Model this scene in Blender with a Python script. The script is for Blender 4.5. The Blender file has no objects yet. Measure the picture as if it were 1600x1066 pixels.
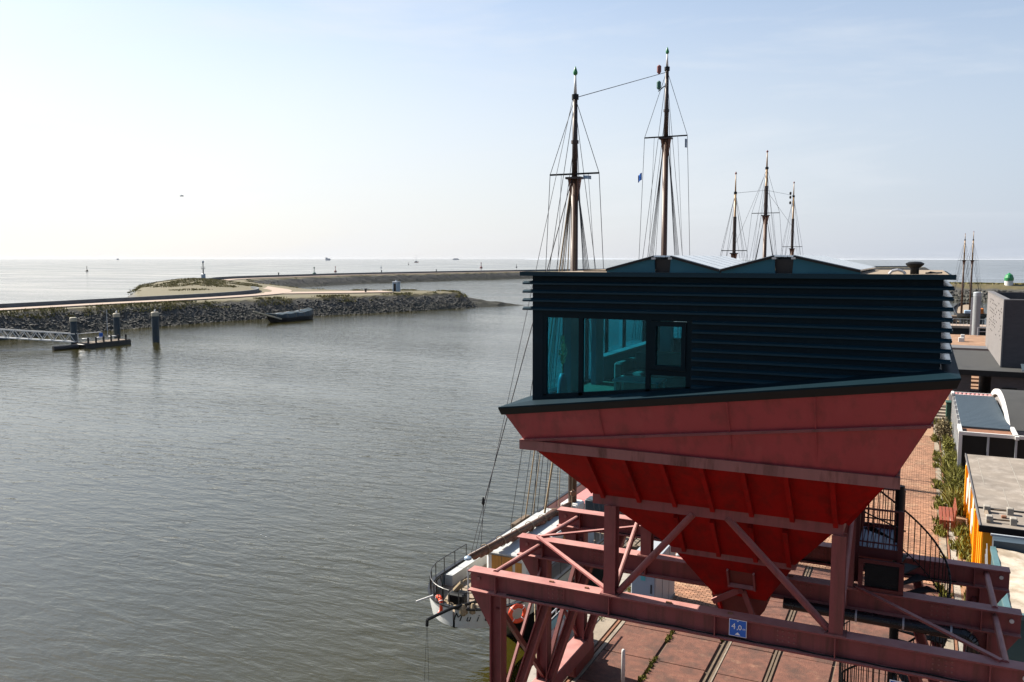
import bpy, math, random
import numpy as np
from mathutils import Vector, Matrix
R = math.radians
rnd = random.Random(7)
scene = bpy.context.scene
COL = scene.collection

# ------------------------------------------------------------------ camera, sky, sun
CAM_Z = 12.0
YAW = R(25.75)
PITCH = math.atan(129 / 1333.0)
cam_d = bpy.data.cameras.new('camera'); cam = bpy.data.objects.new('camera', cam_d); COL.objects.link(cam)
cam_d.sensor_width = 36.0; cam_d.lens = 1333.0 / 1600.0 * 36.0
cam_d.clip_start = 0.1; cam_d.clip_end = 60000
cam.location = (0, 0, CAM_Z); cam.rotation_euler = (R(90) - PITCH, 0, YAW)
scene.camera = cam

SUN_EL = R(40); SUN_DIR = Vector((-0.993 * math.cos(SUN_EL), 0.119 * math.cos(SUN_EL), math.sin(SUN_EL)))
world = bpy.data.worlds.new('World'); scene.world = world; world.use_nodes = True
wn = world.node_tree; wn.nodes.clear()
wo = wn.nodes.new('ShaderNodeOutputWorld'); bg = wn.nodes.new('ShaderNodeBackground')
sky = wn.nodes.new('ShaderNodeTexSky'); sky.sky_type = 'NISHITA'; sky.sun_disc = False
sky.sun_elevation = SUN_EL; sky.sun_rotation = math.atan2(SUN_DIR.x, SUN_DIR.y)
sky.altitude = 0; sky.air_density = 1.0; sky.dust_density = 0.9; sky.ozone_density = 1.2
bg.inputs['Strength'].default_value = 0.058
# thin high cirrus streaks mixed into the sky
tc = wn.nodes.new('ShaderNodeTexCoord'); mp = wn.nodes.new('ShaderNodeMapping')
mp.inputs['Rotation'].default_value = (0, 0, R(35)); mp.inputs['Scale'].default_value = (1.0, 2.2, 7.0)
nz = wn.nodes.new('ShaderNodeTexNoise'); nz.inputs['Scale'].default_value = 1.6; nz.inputs['Detail'].default_value = 7
nz.inputs['Roughness'].default_value = 0.58; nz.inputs['Distortion'].default_value = 0.6
rp = wn.nodes.new('ShaderNodeValToRGB'); rp.color_ramp.elements[0].position = 0.50; rp.color_ramp.elements[1].position = 0.74
rp.color_ramp.elements[0].color = (0, 0, 0, 1); rp.color_ramp.elements[1].color = (0.5, 0.5, 0.5, 1)
mx = wn.nodes.new('ShaderNodeMixRGB'); mx.inputs['Color2'].default_value = (5.4, 5.6, 5.9, 1)
wn.links.new(tc.outputs['Generated'], mp.inputs['Vector']); wn.links.new(mp.outputs['Vector'], nz.inputs['Vector'])
wn.links.new(nz.outputs['Fac'], rp.inputs['Fac']); wn.links.new(rp.outputs['Color'], mx.inputs['Fac'])
# milky haze towards the horizon, the same all the way round
hx = wn.nodes.new('ShaderNodeSeparateXYZ'); hr = wn.nodes.new('ShaderNodeMapRange'); hr.interpolation_type = 'SMOOTHSTEP'
hr.inputs[1].default_value = 0.0; hr.inputs[2].default_value = 0.44; hr.inputs[3].default_value = 0.86; hr.inputs[4].default_value = 0.0
hm = wn.nodes.new('ShaderNodeMixRGB'); dp = wn.nodes.new('ShaderNodeVectorMath'); dp.operation = 'DOT_PRODUCT'; dp.inputs[1].default_value = SUN_DIR   # the haze is whiter towards the sun
dr = wn.nodes.new('ShaderNodeMapRange'); dr.inputs[1].default_value = 0.0; dr.inputs[2].default_value = 0.66
hc = wn.nodes.new('ShaderNodeMixRGB'); hc.inputs['Color1'].default_value = (3.3, 3.75, 4.6, 1); hc.inputs['Color2'].default_value = (6.0, 5.95, 5.95, 1)
wn.links.new(tc.outputs['Generated'], dp.inputs[0]); wn.links.new(dp.outputs['Value'], dr.inputs[0]); wn.links.new(dr.outputs[0], hc.inputs['Fac']); wn.links.new(hc.outputs[0], hm.inputs['Color2'])
wn.links.new(tc.outputs['Generated'], hx.inputs[0]); wn.links.new(hx.outputs['Z'], hr.inputs[0]); wn.links.new(hr.outputs[0], hm.inputs['Fac'])
wn.links.new(sky.outputs['Color'], hm.inputs['Color1']); wn.links.new(hm.outputs['Color'], mx.inputs['Color1']); wn.links.new(mx.outputs['Color'], bg.inputs['Color'])
wn.links.new(bg.outputs['Background'], wo.inputs['Surface'])

sd = bpy.data.lights.new('sun', 'SUN'); so = bpy.data.objects.new('sun', sd); COL.objects.link(so)
sd.energy = 5.0; sd.angle = R(0.53); sd.color = (1.0, 0.93, 0.82)
so.rotation_euler = SUN_DIR.to_track_quat('Z', 'Y').to_euler()
vs = scene.view_settings
vs.view_transform = 'Standard'; vs.look = 'None'; vs.exposure = 1.5; vs.gamma = 1.0; vs.use_curve_mapping = False

# ------------------------------------------------------------------ materials
MATS = {}
def pmat(name, c, rough=0.6, var=0.12, scale=2.0, bump=0.0, bscale=30.0, spec=0.4, metal=0.0,
         second=None, samount=0.45, sscale=1.2, stretch=(1, 1, 1), island=0.0, coat=0.0, streak=None, sthr=0.60, sfreq=5.0):
    """principled surface: base colour, broad value variation, optional second colour in blotches, fine relief"""
    m = bpy.data.materials.new(name); m.use_nodes = True; MATS[name] = m
    t = m.node_tree; b = t.nodes['Principled BSDF']; L = t.links.new
    b.inputs['Roughness'].default_value = rough; b.inputs['Metallic'].default_value = metal
    b.inputs['Specular IOR Level'].default_value = spec; b.inputs['Coat Weight'].default_value = coat
    g = t.nodes.new('ShaderNodeNewGeometry'); mp = t.nodes.new('ShaderNodeMapping')
    mp.inputs['Scale'].default_value = stretch; L(g.outputs['Position'], mp.inputs['Vector'])
    n = t.nodes.new('ShaderNodeTexNoise'); n.inputs['Scale'].default_value = scale; n.inputs['Detail'].default_value = 6
    n.inputs['Roughness'].default_value = 0.62; L(mp.outputs['Vector'], n.inputs['Vector'])
    mr = t.nodes.new('ShaderNodeMapRange'); mr.inputs[1].default_value = 0.25; mr.inputs[2].default_value = 0.75
    mr.inputs[3].default_value = 1 - var; mr.inputs[4].default_value = 1 + var; L(n.outputs['Fac'], mr.inputs[0])
    col = t.nodes.new('ShaderNodeRGB'); col.outputs[0].default_value = (*c, 1); cur = col.outputs[0]
    if second:
        n2 = t.nodes.new('ShaderNodeTexNoise'); n2.inputs['Scale'].default_value = sscale; n2.inputs['Detail'].default_value = 8
        n2.inputs['Roughness'].default_value = 0.7; L(mp.outputs['Vector'], n2.inputs['Vector'])
        r2 = t.nodes.new('ShaderNodeMapRange'); r2.inputs[1].default_value = 1 - samount - 0.06; r2.inputs[2].default_value = 1 - samount + 0.1
        L(n2.outputs['Fac'], r2.inputs[0])
        mm = t.nodes.new('ShaderNodeMixRGB'); mm.inputs['Color2'].default_value = (*second, 1)
        L(r2.outputs[0], mm.inputs['Fac']); L(cur, mm.inputs['Color1']); cur = mm.outputs[0]
    mul = t.nodes.new('ShaderNodeVectorMath'); mul.operation = 'SCALE'; L(cur, mul.inputs[0]); L(mr.outputs[0], mul.inputs['Scale']); cur = mul.outputs[0]
    if streak:        # rain washed rust and dirt runs
        ms = t.nodes.new('ShaderNodeMapping'); ms.inputs['Scale'].default_value = (sfreq, sfreq, 0.35); L(g.outputs['Position'], ms.inputs['Vector'])
        ns = t.nodes.new('ShaderNodeTexNoise'); ns.inputs['Scale'].default_value = 1.0; ns.inputs['Detail'].default_value = 7; ns.inputs['Roughness'].default_value = 0.65; L(ms.outputs['Vector'], ns.inputs['Vector'])
        rs = t.nodes.new('ShaderNodeMapRange'); rs.inputs[1].default_value = sthr - 0.08; rs.inputs[2].default_value = sthr + 0.14; rs.inputs[4].default_value = 0.8; L(ns.outputs['Fac'], rs.inputs[0])
        xs_ = t.nodes.new('ShaderNodeMixRGB'); xs_.inputs['Color2'].default_value = (*streak, 1); L(rs.outputs[0], xs_.inputs['Fac']); L(cur, xs_.inputs['Color1']); cur = xs_.outputs[0]
    if island:
        ir = t.nodes.new('ShaderNodeMapRange'); ir.inputs[3].default_value = 1 - island; ir.inputs[4].default_value = 1 + island
        L(g.outputs['Random Per Island'], ir.inputs[0])
        m2 = t.nodes.new('ShaderNodeVectorMath'); m2.operation = 'SCALE'; L(cur, m2.inputs[0]); L(ir.outputs[0], m2.inputs['Scale']); cur = m2.outputs[0]
    L(cur, b.inputs['Base Color'])
    rr = t.nodes.new('ShaderNodeMapRange'); rr.inputs[3].default_value = max(0.02, rough - 0.1); rr.inputs[4].default_value = min(1, rough + 0.1)
    L(n.outputs['Fac'], rr.inputs[0]); L(rr.outputs[0], b.inputs['Roughness'])
    if bump:
        n3 = t.nodes.new('ShaderNodeTexNoise'); n3.inputs['Scale'].default_value = bscale; n3.inputs['Detail'].default_value = 4
        L(mp.outputs['Vector'], n3.inputs['Vector'])
        bp = t.nodes.new('ShaderNodeBump'); bp.inputs['Strength'].default_value = 0.7; bp.inputs['Distance'].default_value = bump
        L(n3.outputs['Fac'], bp.inputs['Height']); L(bp.outputs['Normal'], b.inputs['Normal'])
    return m

pmat('faded_red', (0.165, 0.036, 0.036), 0.62, 0.16, 1.4, 0.004, 25, second=(0.19, 0.052, 0.048), samount=0.42, sscale=0.9, streak=(0.065, 0.024, 0.016), sthr=0.57)
pmat('skirt_red', (0.225, 0.029, 0.038), 0.55, 0.10, 0.8, 0.003, 40, second=(0.235, 0.04, 0.046), samount=0.4, sscale=2.0, stretch=(1, 1, 0.35), streak=(0.11, 0.022, 0.024), sthr=0.58, sfreq=3.0)
pmat('signal_red', (0.2, 0.002, 0.0015), 0.75, 0.16, 1.1, 0.004, 20, second=(0.14, 0.002, 0.0016), samount=0.42, sscale=1.6, stretch=(1, 1, 0.4), spec=0.12, streak=(0.085, 0.004, 0.003), sthr=0.56, sfreq=4.0)
pmat('stained_flange', (0.2, 0.075, 0.066), 0.7, 0.2, 2.5, 0.006, 30, second=(0.075, 0.024, 0.016), samount=0.44, sscale=2.6, stretch=(1, 1, 0.15))
pmat('dark_red_steel', (0.1, 0.01, 0.008), 0.6, 0.2, 2, 0.004, 30, second=(0.055, 0.011, 0.009), samount=0.42, sscale=4)
pmat('stair_red', (0.07, 0.007, 0.008), 0.55, 0.1, 3)
pmat('teal_clad', (0.0012, 0.0075, 0.0125), 0.6, 0.15, 1.2, second=(0.0018, 0.01, 0.016), samount=0.45, sscale=0.8, stretch=(1, 1, 3), spec=0.12, streak=(0.006, 0.012, 0.015), sthr=0.6, sfreq=6.0)
pmat('slat_gloss', (0.003, 0.02, 0.031), 0.2, 0.12, 2.0, spec=0.5)
pmat('teal_slat', (0.003, 0.02, 0.031), 0.5, 0.12, 2.0, spec=0.2, stretch=(0.4, 0.4, 3))
pmat('teal_trim', (0.003, 0.022, 0.033), 0.4, 0.12, 2.0)
pmat('teal_frame', (0.0012, 0.008, 0.012), 0.5, 0.1, 2.0, spec=0.1)
pmat('gable_teal', (0.013, 0.068, 0.105), 0.6, 0.12, 2.0, spec=0.15)
pmat('ledge_teal', (0.0016, 0.011, 0.017), 0.6, 0.12, 2.0, spec=0.1)
pmat('black_paint', (0.006, 0.007, 0.008), 0.55, 0.2, 3, spec=0.2)
pmat('black_mesh', (0.006, 0.006, 0.007), 0.7, 0.1, 3)
pmat('roof_gravel', (0.2, 0.155, 0.11), 0.95, 0.25, 6, 0.01, 60)
pmat('solar_white', (0.34, 0.36, 0.38), 0.18, 0.06, 1.5, spec=0.6)
pmat('white_paint', (0.48, 0.47, 0.45), 0.45, 0.08, 1.5, second=(0.36, 0.33, 0.29), samount=0.34, sscale=3, stretch=(1, 1, 0.3))
pmat('interior_white', (0.70, 0.70, 0.66), 0.6, 0.05, 2)
pmat('interior_teal', (0.03, 0.20, 0.26), 0.6, 0.1, 2)
pmat('interior_floor', (0.22, 0.17, 0.12), 0.5, 0.15, 3)
pmat('pampas', (0.50, 0.36, 0.18), 0.9, 0.3, 14)
pmat('concrete', (0.24, 0.22, 0.19), 0.9, 0.22, 1.2, 0.01, 18, second=(0.15, 0.135, 0.115), samount=0.44, sscale=2.2)
pmat('quay_concrete', (0.2, 0.165, 0.125), 0.92, 0.25, 0.9, 0.012, 16, second=(0.12, 0.1, 0.08), samount=0.45, sscale=1.3)
pmat('slab_red', (0.112, 0.046, 0.03), 0.9, 0.4, 4.0, 0.02, 30, streak=(0.04, 0.024, 0.018), sthr=0.55, sfreq=1.1, second=(0.17, 0.095, 0.06), samount=0.38, sscale=2.3)
pmat('paving_bed', (0.11, 0.078, 0.053), 0.95, 0.2, 2)
pmat('brick_paving', (0.225, 0.115, 0.068), 0.9, 0.22, 0.5, 0.004, 40, second=(0.26, 0.16, 0.098), samount=0.44, sscale=0.7, island=0.28)
pmat('far_paving', (0.2, 0.112, 0.064), 0.92, 0.25, 0.7, 0.01, 12, second=(0.25, 0.155, 0.095), samount=0.45, sscale=0.6)
pmat('rust', (0.17, 0.075, 0.040), 0.85, 0.25, 4, 0.004, 40)
pmat('quay_wall', (0.12, 0.11, 0.085), 0.85, 0.3, 0.8, 0.03, 6, second=(0.05, 0.055, 0.03), samount=0.5, sscale=0.8)
pmat('mast_wood', (0.07, 0.032, 0.017), 0.5, 0.25, 3, stretch=(1, 1, 0.15))
pmat('mast_dark', (0.03, 0.016, 0.011), 0.5, 0.25, 3, stretch=(1, 1, 0.15))
pmat('mast_light', (0.28, 0.17, 0.075), 0.45, 0.2, 3, stretch=(1, 1, 0.15))
pmat('mast_cheek', (0.16, 0.06, 0.028), 0.5, 0.2, 3)
pmat('door_wood', (0.36, 0.17, 0.035), 0.4, 0.25, 3, stretch=(3, 3, 0.5))
pmat('old_wood', (0.10, 0.07, 0.045), 0.8, 0.3, 4, 0.003, 30)
pmat('deck_wood', (0.2, 0.155, 0.11), 0.8, 0.2, 3, stretch=(6, 0.5, 1))
pmat('sail_cloth', (0.16, 0.07, 0.042), 0.85, 0.25, 5, 0.01, 15)
pmat('rope', (0.2, 0.15, 0.09), 0.9, 0.2, 20)
pmat('rigging', (0.030, 0.030, 0.034), 0.6, 0.1, 5)
pmat('green_paint', (0.015, 0.16, 0.05), 0.4, 0.15, 5)
pmat('hull_white', (0.36, 0.37, 0.36), 0.4, 0.08, 1.0, second=(0.27, 0.26, 0.23), samount=0.36, sscale=2, stretch=(1, 1, 0.25))
pmat('hull_black', (0.010, 0.010, 0.011), 0.4, 0.2, 1.5)
pmat('life_orange', (0.55, 0.05, 0.012), 0.5, 0.08, 6)
pmat('steel_grey', (0.19, 0.2, 0.21), 0.5, 0.12, 3)
pmat('galvanised', (0.32, 0.33, 0.35), 0.4, 0.12, 4, metal=0.3)
pmat('cabinet_grey', (0.26, 0.28, 0.3), 0.5, 0.08, 2)
pmat('cabinet_blue', (0.20, 0.27, 0.35), 0.45, 0.08, 2)
pmat('pile_blue', (0.006, 0.02, 0.034), 0.5, 0.2, 0.8, second=(0.02, 0.03, 0.03), samount=0.45, sscale=0.7)
pmat('pile_cap', (0.36, 0.32, 0.24), 0.7, 0.12, 2)
pmat('yellow_paint', (0.62, 0.27, 0.003), 0.45, 0.10, 1.0, second=(0.52, 0.21, 0.005), samount=0.4, sscale=1.5, stretch=(1, 1, 0.3))
pmat('orange_paint', (0.36, 0.1, 0.006), 0.5, 0.12, 1.5)
pmat('poster_white', (0.45, 0.42, 0.37), 0.6, 0.05, 2, second=(0.45, 0.38, 0.30), samount=0.42, sscale=3)
pmat('roof_felt', (0.165, 0.14, 0.115), 0.92, 0.25, 0.9, 0.008, 20, second=(0.235, 0.205, 0.175), samount=0.46, sscale=1.1)
pmat('tarp_white', (0.36, 0.31, 0.25), 0.75, 0.18, 0.8, 0.05, 1.6, second=(0.22, 0.175, 0.125), samount=0.5, sscale=1.1)
pmat('teal_edge', (0.06, 0.12, 0.13), 0.5, 0.2, 2)
pmat('wall_teal', (0.015, 0.06, 0.07), 0.5, 0.15, 2)
pmat('slate_roof', (0.032, 0.048, 0.062), 0.55, 0.14, 1.0, stretch=(0.3, 3, 1))
pmat('dark_roof', (0.03, 0.03, 0.029), 0.8, 0.2, 0.9)
pmat('dark_brick', (0.040, 0.038, 0.042), 0.8, 0.25, 2, 0.01, 20, stretch=(1, 1, 3))
pmat('light_brick', (0.125, 0.115, 0.112), 0.85, 0.2, 2, 0.01, 20, stretch=(1, 1, 3))
pmat('coping', (0.1, 0.095, 0.095), 0.6, 0.1, 2)
pmat('bench_wood', (0.17, 0.042, 0.02), 0.6, 0.25, 5, stretch=(4, 0.6, 1))
pmat('awning_pink', (0.36, 0.14, 0.135), 0.8, 0.1, 2)
pmat('bin_green', (0.012, 0.05, 0.035), 0.5, 0.1, 2)
pmat('grass', (0.13, 0.115, 0.03), 0.8, 0.35, 0.8, second=(0.24, 0.17, 0.08), samount=0.42, sscale=0.5, island=0.35)
pmat('weed_green', (0.12, 0.115, 0.014), 0.75, 0.3, 1.2, island=0.4, second=(0.2, 0.165, 0.05), samount=0.4, sscale=1)
pmat('bush_brown', (0.11, 0.085, 0.040), 0.8, 0.3, 2, island=0.4)
pmat('boulder', (0.044, 0.042, 0.036), 0.85, 0.25, 0.4, 0.04, 3, island=0.45)
pmat('path_sand', (0.25, 0.19, 0.15), 0.95, 0.12, 0.15)
pmat('sea_wall_concrete', (0.1, 0.11, 0.12), 0.85, 0.15, 0.25, second=(0.07, 0.078, 0.085), samount=0.45, sscale=0.3)
pmat('tarp_blue', (0.01, 0.026, 0.034), 0.45, 0.2, 0.8, 0.15, 1.0)
pmat('sign_blue', (0.006, 0.085, 0.36), 0.4, 0.05, 5)
pmat('sign_white', (0.6, 0.6, 0.6), 0.4, 0.02, 5)
pmat('board_teal', (0.06, 0.32, 0.38), 0.4, 0.1, 2)
pmat('board_photo', (0.35, 0.38, 0.42), 0.4, 0.35, 1.5, second=(0.42, 0.16, 0.10), samount=0.42, sscale=2.4)
pmat('far_grey', (0.30, 0.33, 0.37), 0.8, 0.1, 0.05)
pmat('far_red', (0.16, 0.05, 0.05), 0.7, 0.1, 0.1)
pmat('far_green', (0.03, 0.10, 0.08), 0.7, 0.1, 0.1)
pmat('plastic_black', (0.008, 0.009, 0.011), 0.28, 0.1, 2)
pmat('bird_white', (0.75, 0.74, 0.72), 0.7, 0.1, 5)
pmat('hessian', (0.18, 0.17, 0.165), 0.9, 0.2, 3)

def pale_up(name, c):
    """mixes a paler colour into the upward faces, broken up by noise"""
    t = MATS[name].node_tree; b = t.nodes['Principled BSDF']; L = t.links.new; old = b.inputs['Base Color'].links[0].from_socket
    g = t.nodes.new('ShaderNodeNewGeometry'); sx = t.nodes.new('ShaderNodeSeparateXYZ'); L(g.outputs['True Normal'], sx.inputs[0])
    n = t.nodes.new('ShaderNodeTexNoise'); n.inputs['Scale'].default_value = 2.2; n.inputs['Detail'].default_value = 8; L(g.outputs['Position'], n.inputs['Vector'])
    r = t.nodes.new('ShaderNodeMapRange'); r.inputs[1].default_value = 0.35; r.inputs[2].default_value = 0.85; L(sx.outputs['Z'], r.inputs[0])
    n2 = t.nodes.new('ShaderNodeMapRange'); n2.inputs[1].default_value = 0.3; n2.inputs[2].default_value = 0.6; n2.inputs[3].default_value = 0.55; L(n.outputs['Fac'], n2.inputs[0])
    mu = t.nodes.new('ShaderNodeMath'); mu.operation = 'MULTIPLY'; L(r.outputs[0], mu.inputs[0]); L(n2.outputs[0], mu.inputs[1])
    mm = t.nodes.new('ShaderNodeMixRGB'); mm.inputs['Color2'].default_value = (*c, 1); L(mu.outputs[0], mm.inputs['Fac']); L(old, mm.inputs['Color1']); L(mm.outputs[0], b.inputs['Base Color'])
pale_up('faded_red', (0.34, 0.165, 0.145))  # upward faces of the red steel take a paler pink than its sides
def rock_bank_mat():
    m = pmat('rock_bank', (0.05, 0.048, 0.042), 0.9, 0.3, 0.5, 0.12, 2.0, second=(0.032, 0.032, 0.029), samount=0.48, sscale=0.6)
    t = m.node_tree; b = t.nodes['Principled BSDF']; L = t.links.new
    old = b.inputs['Base Color'].links[0].from_socket
    g = t.nodes.new('ShaderNodeNewGeometry'); sx = t.nodes.new('ShaderNodeSeparateXYZ'); L(g.outputs['Position'], sx.inputs[0])
    n = t.nodes.new('ShaderNodeTexNoise'); n.inputs['Scale'].default_value = 0.25; n.inputs['Detail'].default_value = 6; L(g.outputs['Position'], n.inputs['Vector'])
    ad = t.nodes.new('ShaderNodeMath'); ad.operation = 'MULTIPLY_ADD'; ad.inputs[1].default_value = 2.4; L(n.outputs['Fac'], ad.inputs[0]); L(sx.outputs['Z'], ad.inputs[2])
    # grass and soil take over near the crest, weed darkened tidal stones at the foot
    r1 = t.nodes.new('ShaderNodeMapRange'); r1.inputs[1].default_value = 2.0; r1.inputs[2].default_value = 2.7; L(ad.outputs[0], r1.inputs[0])
    n2 = t.nodes.new('ShaderNodeTexNoise'); n2.inputs['Scale'].default_value = 0.6; n2.inputs['Detail'].default_value = 7; L(g.outputs['Position'], n2.inputs['Vector'])
    gr = t.nodes.new('ShaderNodeMixRGB'); gr.inputs['Color1'].default_value = (0.046, 0.050, 0.016, 1); gr.inputs['Color2'].default_value = (0.105, 0.075, 0.038, 1); L(n2.outputs['Fac'], gr.inputs['Fac'])
    mg = t.nodes.new('ShaderNodeMixRGB'); L(r1.outputs[0], mg.inputs['Fac']); L(old, mg.inputs['Color1']); L(gr.outputs[0], mg.inputs['Color2'])
    r2 = t.nodes.new('ShaderNodeMapRange'); r2.inputs[1].default_value = -0.4; r2.inputs[2].default_value = 0.3; L(ad.outputs[0], r2.inputs[0])
    mw = t.nodes.new('ShaderNodeMixRGB'); mw.inputs['Color1'].default_value = (0.030, 0.030, 0.022, 1); L(r2.outputs[0], mw.inputs['Fac']); L(mg.outputs[0], mw.inputs['Color2'])
    L(mw.outputs[0], b.inputs['Base Color'])
rock_bank_mat()

def water_mat():
    m = bpy.data.materials.new('harbour_water'); m.use_nodes = True; MATS['water'] = m
    t = m.node_tree; b = t.nodes['Principled BSDF']; L = t.links.new
    b.inputs['IOR'].default_value = 1.6
    b.inputs['Base Color'].default_value = (0.025, 0.0215, 0.003, 1)
    g = t.nodes.new('ShaderNodeNewGeometry')
    def noise(scale, sc, rot, det=3, rough=0.55, dist=0.0):
        mp = t.nodes.new('ShaderNodeMapping'); mp.inputs['Rotation'].default_value = (0, 0, rot); mp.inputs['Scale'].default_value = sc
        L(g.outputs['Position'], mp.inputs['Vector'])
        n = t.nodes.new('ShaderNodeTexNoise'); n.inputs['Scale'].default_value = scale; n.inputs['Detail'].default_value = det
        n.inputs['Roughness'].default_value = rough; n.inputs['Distortion'].default_value = dist; L(mp.outputs['Vector'], n.inputs['Vector'])
        return n.outputs['Fac']
    n1 = noise(0.78, (0.55, 1.5, 1), -YAW + R(8), 3, 0.5, 0.5)
    n2 = noise(2.1, (0.65, 1.5, 1), -YAW - R(14), 3, 0.55, 0.4)
    patch = noise(0.018, (0.5, 1.6, 1), -YAW + R(20), 4, 0.6)
    band = noise(0.0016, (0.3, 2.2, 1), -YAW + R(10), 4, 0.6)
    mul = t.nodes.new('ShaderNodeMath'); mul.operation = 'MULTIPLY_ADD'; mul.inputs[1].default_value = 0.36
    L(n2, mul.inputs[0]); L(n1, mul.inputs[2])
    pr = t.nodes.new('ShaderNodeMapRange'); pr.inputs[1].default_value = 0.35; pr.inputs[2].default_value = 0.65; pr.inputs[3].default_value = 0.45; pr.inputs[4].default_value = 1.35
    L(patch, pr.inputs[0])
    br = t.nodes.new('ShaderNodeMapRange'); br.inputs[1].default_value = 0.35; br.inputs[2].default_value = 0.65; br.inputs[3].default_value = 0.45; br.inputs[4].default_value = 1.2
    L(band, br.inputs[0])
    sm = t.nodes.new('ShaderNodeMath'); sm.operation = 'MULTIPLY'; L(pr.outputs[0], sm.inputs[0]); L(br.outputs[0], sm.inputs[1])
    hm = t.nodes.new('ShaderNodeMath'); hm.operation = 'MULTIPLY'; L(mul.outputs[0], hm.inputs[0]); L(sm.outputs[0], hm.inputs[1])
    bp = t.nodes.new('ShaderNodeBump'); bp.inputs['Strength'].default_value = 1.0; bp.inputs['Distance'].default_value = 0.18
    ln = t.nodes.new('ShaderNodeVectorMath'); ln.operation = 'LENGTH'; L(g.outputs['Position'], ln.inputs[0])
    rr = t.nodes.new('ShaderNodeMapRange'); rr.inputs[1].default_value = 250; rr.inputs[2].default_value = 1500; rr.inputs[3].default_value = 0.07; rr.inputs[4].default_value = 0.15   # choppier out at sea
    ra = t.nodes.new('ShaderNodeMath'); ra.operation = 'MULTIPLY'; L(ln.outputs['Value'], rr.inputs[0]); L(rr.outputs[0], ra.inputs[0]); L(pr.outputs[0], ra.inputs[1]); L(ra.outputs[0], b.inputs['Roughness'])
    L(hm.outputs[0], bp.inputs['Height']); L(bp.outputs['Normal'], b.inputs['Normal'])
water_mat()

def glass_mat(name, tint, gloss_boost=0.01):
    m = bpy.data.materials.new(name); m.use_nodes = True; MATS[name] = m
    t = m.node_tree; t.nodes.clear(); L = t.links.new
    o = t.nodes.new('ShaderNodeOutputMaterial'); tr = t.nodes.new('ShaderNodeBsdfTransparent'); gl = t.nodes.new('ShaderNodeBsdfGlossy')
    tr.inputs['Color'].default_value = (*tint, 1); gl.inputs['Roughness'].default_value = 0.01; gl.inputs['Color'].default_value = (0.30, 0.80, 0.90, 1)
    fr = t.nodes.new('ShaderNodeFresnel'); fr.inputs['IOR'].default_value = 1.52
    ad = t.nodes.new('ShaderNodeMath'); ad.operation = 'ADD'; ad.use_clamp = True; ad.inputs[1].default_value = gloss_boost; L(fr.outputs[0], ad.inputs[0])
    ms = t.nodes.new('ShaderNodeMixShader'); L(ad.outputs[0], ms.inputs[0]); L(tr.outputs[0], ms.inputs[1]); L(gl.outputs[0], ms.inputs[2]); L(ms.outputs[0], o.inputs['Surface'])
glass_mat('teal_glass', (0.02, 0.26, 0.34))
glass_mat('clear_glass', (0.55, 0.80, 0.84))

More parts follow.
